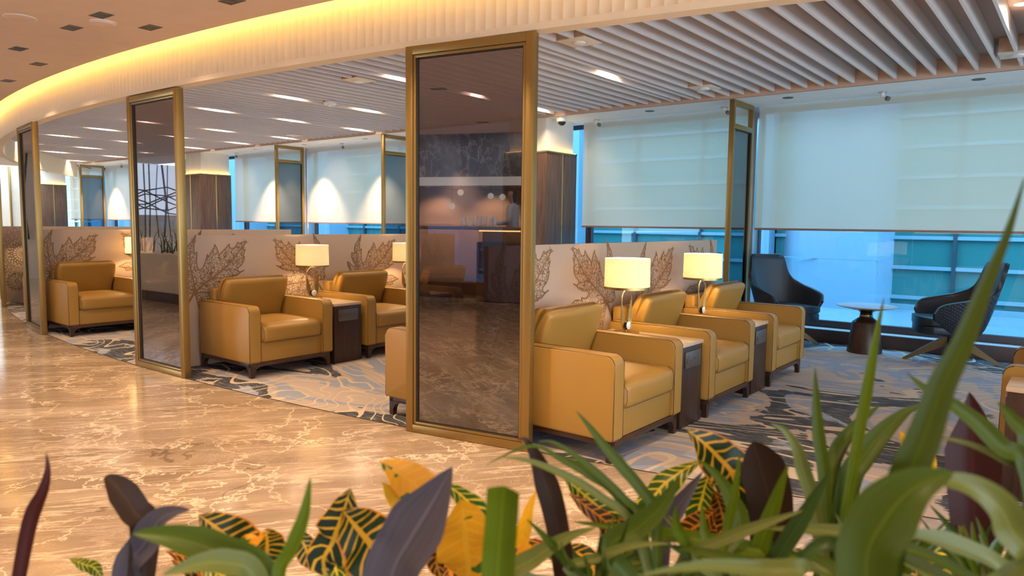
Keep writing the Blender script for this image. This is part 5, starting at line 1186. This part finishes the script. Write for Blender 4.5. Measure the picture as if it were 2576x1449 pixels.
  ('pale',0.011,-0.22,[(-0.094,1.157,0.981),(-0.083,1.172,0.947),(-0.085,1.175,0.911),(-0.080,1.183,0.860)]),
  ('blue',0.009,-0.16,[(-0.100,1.173,0.945),(-0.096,1.175,0.923),(-0.087,1.181,0.900),(-0.080,1.183,0.860)]),
  ('bright',0.013,-0.41,[(-0.105,1.185,0.986),(-0.099,1.183,0.950),(-0.088,1.185,0.912),(-0.080,1.183,0.860)]),
  ('green',0.013,-0.57,[(-0.074,1.168,1.017),(-0.069,1.180,0.971),(-0.079,1.178,0.922),(-0.080,1.183,0.860)]),
  ('blue',0.010,-0.09,[(-0.098,1.367,0.914),(-0.104,1.297,0.898),(-0.087,1.245,0.885),(-0.080,1.183,0.860)]),
  ('blue',0.008,0.48,[(-0.086,1.338,0.949),(-0.095,1.278,0.922),(-0.083,1.235,0.896),(-0.080,1.183,0.860)]),
  ('bright',0.008,0.25,[(-0.151,1.157,0.961),(-0.118,1.175,0.933),(-0.102,1.177,0.904),(-0.080,1.183,0.860)]),
  ('pale',0.014,0.56,[(-0.086,1.174,0.951),(-0.087,1.175,0.928),(-0.083,1.181,0.902),(-0.080,1.183,0.860)]),
  ('blue',0.014,-0.54,[(-0.067,1.304,0.948),(-0.083,1.255,0.923),(-0.078,1.223,0.898),(-0.080,1.183,0.860)]),
  ('pale',0.015,0.47,[(-0.054,1.394,0.874),(-0.059,1.328,0.874),(-0.075,1.252,0.875),(-0.080,1.183,0.860)]),
  ('blue',0.010,0.51,[(-0.017,1.141,1.005),(-0.051,1.146,0.964),(-0.061,1.169,0.921),(-0.080,1.183,0.860)]),
  ('bright',0.015,-0.35,[(-0.026,1.161,1.027),(-0.049,1.165,0.979),(-0.064,1.176,0.926),(-0.080,1.183,0.860)]),
  ('green',0.011,-0.41,[(-0.098,1.156,1.005),(-0.087,1.170,0.963),(-0.086,1.175,0.918),(-0.080,1.183,0.860)]),
 ]),
]
# ================================================================== PERSON (reflected in the nearest screen)
def person():
    me = bpy.data.meshes.new('tmp_body'); bm = bmesh.new(); R_ = []
    def V(p, r, par=None):
        v = bm.verts.new(p); R_.append(r)
        if par is not None: bm.edges.new((par, v))
        return v
    pel = V((0, 0, .95), (.15, .13)); sp = V((-.01, 0, 1.13), (.14, .115), pel); ch = V((0, 0, 1.34), (.17, .12), sp); nb = V((.005, 0, 1.47), (.075, .07), ch); nk = V((-.01, 0, 1.53), (.052, .052), nb)
    hd = V((-.03, 0, 1.60), (.078, .085), nk); hm = V((-.025, 0, 1.67), (.080, .095), hd); ht = V((-.015, 0, 1.735), (.055, .065), hm)
    for s in (1, -1):
        sh = V((.0, .19 * s, 1.41), (.065, .065), ch); el = V((-.02, .24 * s, 1.13), (.048, .048), sh); wr = V((-.24, .14 * s, 1.10), (.032, .030), el); pm = V((-.31, .11 * s, 1.11), (.038, .022), wr)
        for k, (dy, ln) in enumerate(((-.03, .07), (-.011, .085), (.009, .08), (.028, .062))):
            f1 = V((-.35, (.11 + dy * .9) * s, 1.108), (.011, .010), pm); V((-.35 - ln * .6, (.105 + dy) * s, 1.085), (.008, .008), f1)
        th = V((-.30, (.075) * s, 1.125), (.012, .012), pm); V((-.34, .06 * s, 1.118), (.009, .009), th)
        hip = V((0, .09 * s, .88), (.10, .10), pel); kn = V((-.02, .10 * s, .50), (.065, .065), hip); an = V((.02, .10 * s, .10), (.042, .042), kn); V((-.10, .11 * s, .04), (.04, .035), an)
    bm.to_mesh(me); bm.free()
    o = bpy.data.objects.new('tmp_body', me); C.objects.link(o)
    sk = o.modifiers.new('skin', 'SKIN'); sk.use_smooth_shade = True
    for d, r in zip(me.skin_vertices[0].data, R_): d.radius = r
    me.skin_vertices[0].data[0].use_root = True
    ss = o.modifiers.new('sub', 'SUBSURF'); ss.levels = 2; ss.render_levels = 2
    dg = bpy.context.evaluated_depsgraph_get(); m2 = bpy.data.meshes.new_from_object(o.evaluated_get(dg))
    bpy.data.objects.remove(o)
    for k in ('suit_grey', 'trouser_dark', 'skin', 'hair_black'): m2.materials.append(MATS[k])
    for p in m2.polygons:
        c = p.center; p.use_smooth = True
        p.material_index = 0
        if c.z < .93: p.material_index = 1
        if c.z > 1.49 or c.x < -.25: p.material_index = 2
        if c.z > 1.49 and (c.z > 1.70 or c.x > .01): p.material_index = 3
        if c.z < .09: p.material_index = 3
    b = bpy.data.objects.new('person', m2); C.objects.link(b); return b
pz = person(); pz.location = (-5.40, -5.28, .282)
tag(pz, 'person in a pale grey jacket looking down behind the bar, seen as a reflection', 'person')
mb = MB()
mb.tube([(-.125, 0, 1.635), (-.142, 0, 1.615), (-.125, 0, 1.608)], [.008, .012, .010], 8)
mb.build('nose', 'skin', pz)
# ================================================================== PLANTERS AND PLANTS
FW = Vector((-.6236, .7817, 0)); RT = Vector((.7817, .6236, 0))
t = thing('planter', 'long planter box holding the foreground plants', 'planter', tuple(FW * 1.02 + RT * .05), math.atan2(RT.y, RT.x))
mb = MB(); L_, D_, H_ = 1.75, .52, .55
for b in ((-L_, L_, -D_, -D_ + .03, 0.002, H_), (-L_, L_, D_ - .03, D_, .002, H_), (-L_, -L_ + .03, -D_ + .03, D_ - .03, .002, H_), (L_ - .03, L_, -D_ + .03, D_ - .03, .002, H_)): mb.box(*b, .004)
mb.build('box', 'planter_white', t)
mb = MB(); n = 40
mb.grid([[(-L_ + .03 + (2 * L_ - .06) * i / n, -D_ + .03 + (2 * D_ - .06) * j / 12, .50 + .012 * math.sin(i * 2.1 + j) * math.cos(j * 1.7)) for i in range(n + 1)] for j in range(13)])
mb.build('soil', 'soil', t)
CAMV = Vector((0, 0, CAMH))
def leaf(mb, style, width, roll, pts, rnd):
    cro = style[0] == 'c'
    path = [Vector(p) for p in smooth_line(pts, 6)]; n = len(path)
    tot = sum((path[i + 1] - path[i]).length for i in range(n - 1)); acc = 0
    # lengths: croton blades end before the crown (a stalk follows)
    cum = [0]
    for i in range(n - 1): cum.append(cum[-1] + (path[i + 1] - path[i]).length)
    vis = sum((Vector(pts[i + 1]) - Vector(pts[i])).length for i in range(len(pts) - 2))
    end = vis * 1.08 if cro else tot
    prev = None; P = []; UV = []
    for i in range(n):
        u = min(1.0, cum[i] / max(end, 1e-6))
        T = (path[min(n - 1, i + 1)] - path[max(0, i - 1)]).normalized()
        nv = (CAMV - path[i]).normalized(); nv = (nv + Vector((0, 0, .35))).normalized()
        sd = T.cross(nv).normalized()
        if prev is not None and sd.dot(prev) < 0: sd = -sd
        prev = sd
        nn = sd.cross(T).normalized()
        q = Matrix.Rotation(roll, 3, T); sd = q @ sd; nn = q @ nn
        if nn.dot(nv) < 0: nn = -nn
        if cro: w = max(.03, (u ** .9) * ((1 - u) ** .5) * 2.5) if 0 < u < 1 else .03
        elif style == 'brown' and width > .036: w = min(1, (u * 7) ** .55) * (1 - .35 * max(0, u - .35))
        elif style in ('brown', 'maroon', 'purple', 'red'): w = min(1, (u * 3.4) ** .85) * (1 - .35 * max(0, u - .35))
        elif style == 'big': w = min(1, .05 + u * 1.6)
        else: w = min(1, (u * 3.2) ** .75) * (1 - .25 * u)
        if style == 'bright' and width > .028: w = .86 + .14 * u
        hw = width / 2 * w
        wav = hw * .16 * math.sin(u * 14 + rnd) if cro else 0
        fold = hw * (.30 if cro else .38)
        row = []; ur = []
        for k in (-1, -.5, 0, .5, 1):
            row.append(path[i] + sd * (hw * k) + nn * (fold * abs(k) ** 1.4 * (1 if not cro else -.6) + wav * k)); ur.append((k, cum[i] / max(tot if not cro else end, 1e-6)))
        P.append(row); UV.append(ur)
    mb.grid(P, mat='leaf_' + style, uvs=UV)
INFO = {'co1': 'thin dark red cordyline blade at the left edge', 'co2': 'cordyline with a brown blade and a grey purple blade, lower left', 'co3': 'cordyline with one broad pointed purple grey blade, lower middle', 'co4': 'cordyline with a tall brown blade bent at its tip, before the large screen',
        'co5': 'cordyline with a short purple blade between striped crotons', 'co6': 'cordyline with a broad rounded dark brown blade, right of the yellow veined leaf', 'co7': 'cordyline with a wide dark maroon blade at the right, before the edge table',
        'g0': 'grassy plant with broad arching green blades at the lower left', 'g00': 'single wide bright green blade with a cut off top, lower middle', 'g1': 'grassy clump arching left in front of the nearest armchair', 'g2': 'grassy clump with upright green blades before the carpet',
        'g3': 'plant with the tallest blade, rising to the right edge of the photo', 'g4': 'grassy plant leaning left from the lower right corner', 'cr1': 'yellow veined croton at the lower left', 'cr2': 'croton with two large dark leaves netted in yellow, lower middle left', 'cr3': 'croton with orange yellow leaves beside the purple blade',
        'cr4': 'croton with yellow green and orange ribbed leaves before the nearest armchair', 'cr5': 'croton with a tall leaf veined in orange yellow, before the carpet', 'cr6': 'croton with yellow flecks behind the tallest blade', 'g5': 'tuft of thin upright blades low in the middle, right of the cut off blade', 'g6': 'tuft of thin upright blades below the rounded brown blade', 'g7': 'tuft of thin blades low under the tallest blade', 'g8': 'low tuft of thin blades in the lower right corner', 'cr7': 'small spotted croton tip at the lower left corner'}
for name, kind, c, leaves in PLANTS:
    nm = {'cordyline': 'cordyline_plant', 'grass': 'grassy_plant', 'croton': 'croton_plant'}[kind]
    t = thing(nm, INFO[name], 'plant', (c[0], c[1], .514), 0, {'cordyline': 'dark leaved cordylines in the planter', 'grass': 'grassy plants in the planter', 'croton': 'crotons in the planter'}[kind])
    o_ = Vector((c[0], c[1], .514)); mb = MB()
    for i, (st, w, ro, pts) in enumerate(leaves): leaf(mb, st, w, ro, pts, i * 1.7)
    for v in mb.bm.verts: v.co -= o_
    mb.build('foliage', None, t, smooth=80)
    mb = MB(); hz = c[2] - .514; mb.tube([(0, 0, 0), (.012, -.01, hz * .5), (0, 0, hz + .01)], [.013, .011, .008], 8); mb.build('stem', 'stick_dark' if kind == 'cordyline' else 'leaf_green', t)
# second planter down the corridor, seen only in the middle screen
t = thing('planter', 'white planter with dark base further along the corridor, seen as a reflection', 'planter', (-12.3, -.2, 0), 0)
mb = MB(); mb.box(-1.1, 1.1, -.45, .45, .16, .82, .03, 3); mb.build('box', 'planter_white', t)
mb = MB(); mb.box(-1.08, 1.08, -.43, .43, .002, .16); mb.build('plinth', 'walnut_rail', t)
random.seed(21)
t = thing('grassy_plant', 'grassy planting in the planter further along the corridor, seen as a reflection', 'plant', (-12.3, -.2, .822), 0)
mb = MB()
for k in range(90):
    a = random.uniform(0, 2 * PI); x, y = random.uniform(-1, 1), random.uniform(-.36, .36); h = random.uniform(.15, .42); l = random.uniform(.05, .25)
    pts = smooth_line([(x, y, 0), (x + l * .3 * math.cos(a), y + l * .3 * math.sin(a), h * .7), (x + l * math.cos(a), y + l * math.sin(a), h)], 4)
    sx, sy = -math.sin(a), math.cos(a); n = len(pts)
    mb.grid([[(p[0] - sx * .014 * (1 - i / n), p[1] - sy * .014 * (1 - i / n), p[2]), (p[0] + sx * .014 * (1 - i / n), p[1] + sy * .014 * (1 - i / n), p[2])] for i, p in enumerate(pts)], mat='leaf_green', uvs=[[(-1, i / n), (1, i / n)] for i in range(n)])
mb.build('foliage', None, t)
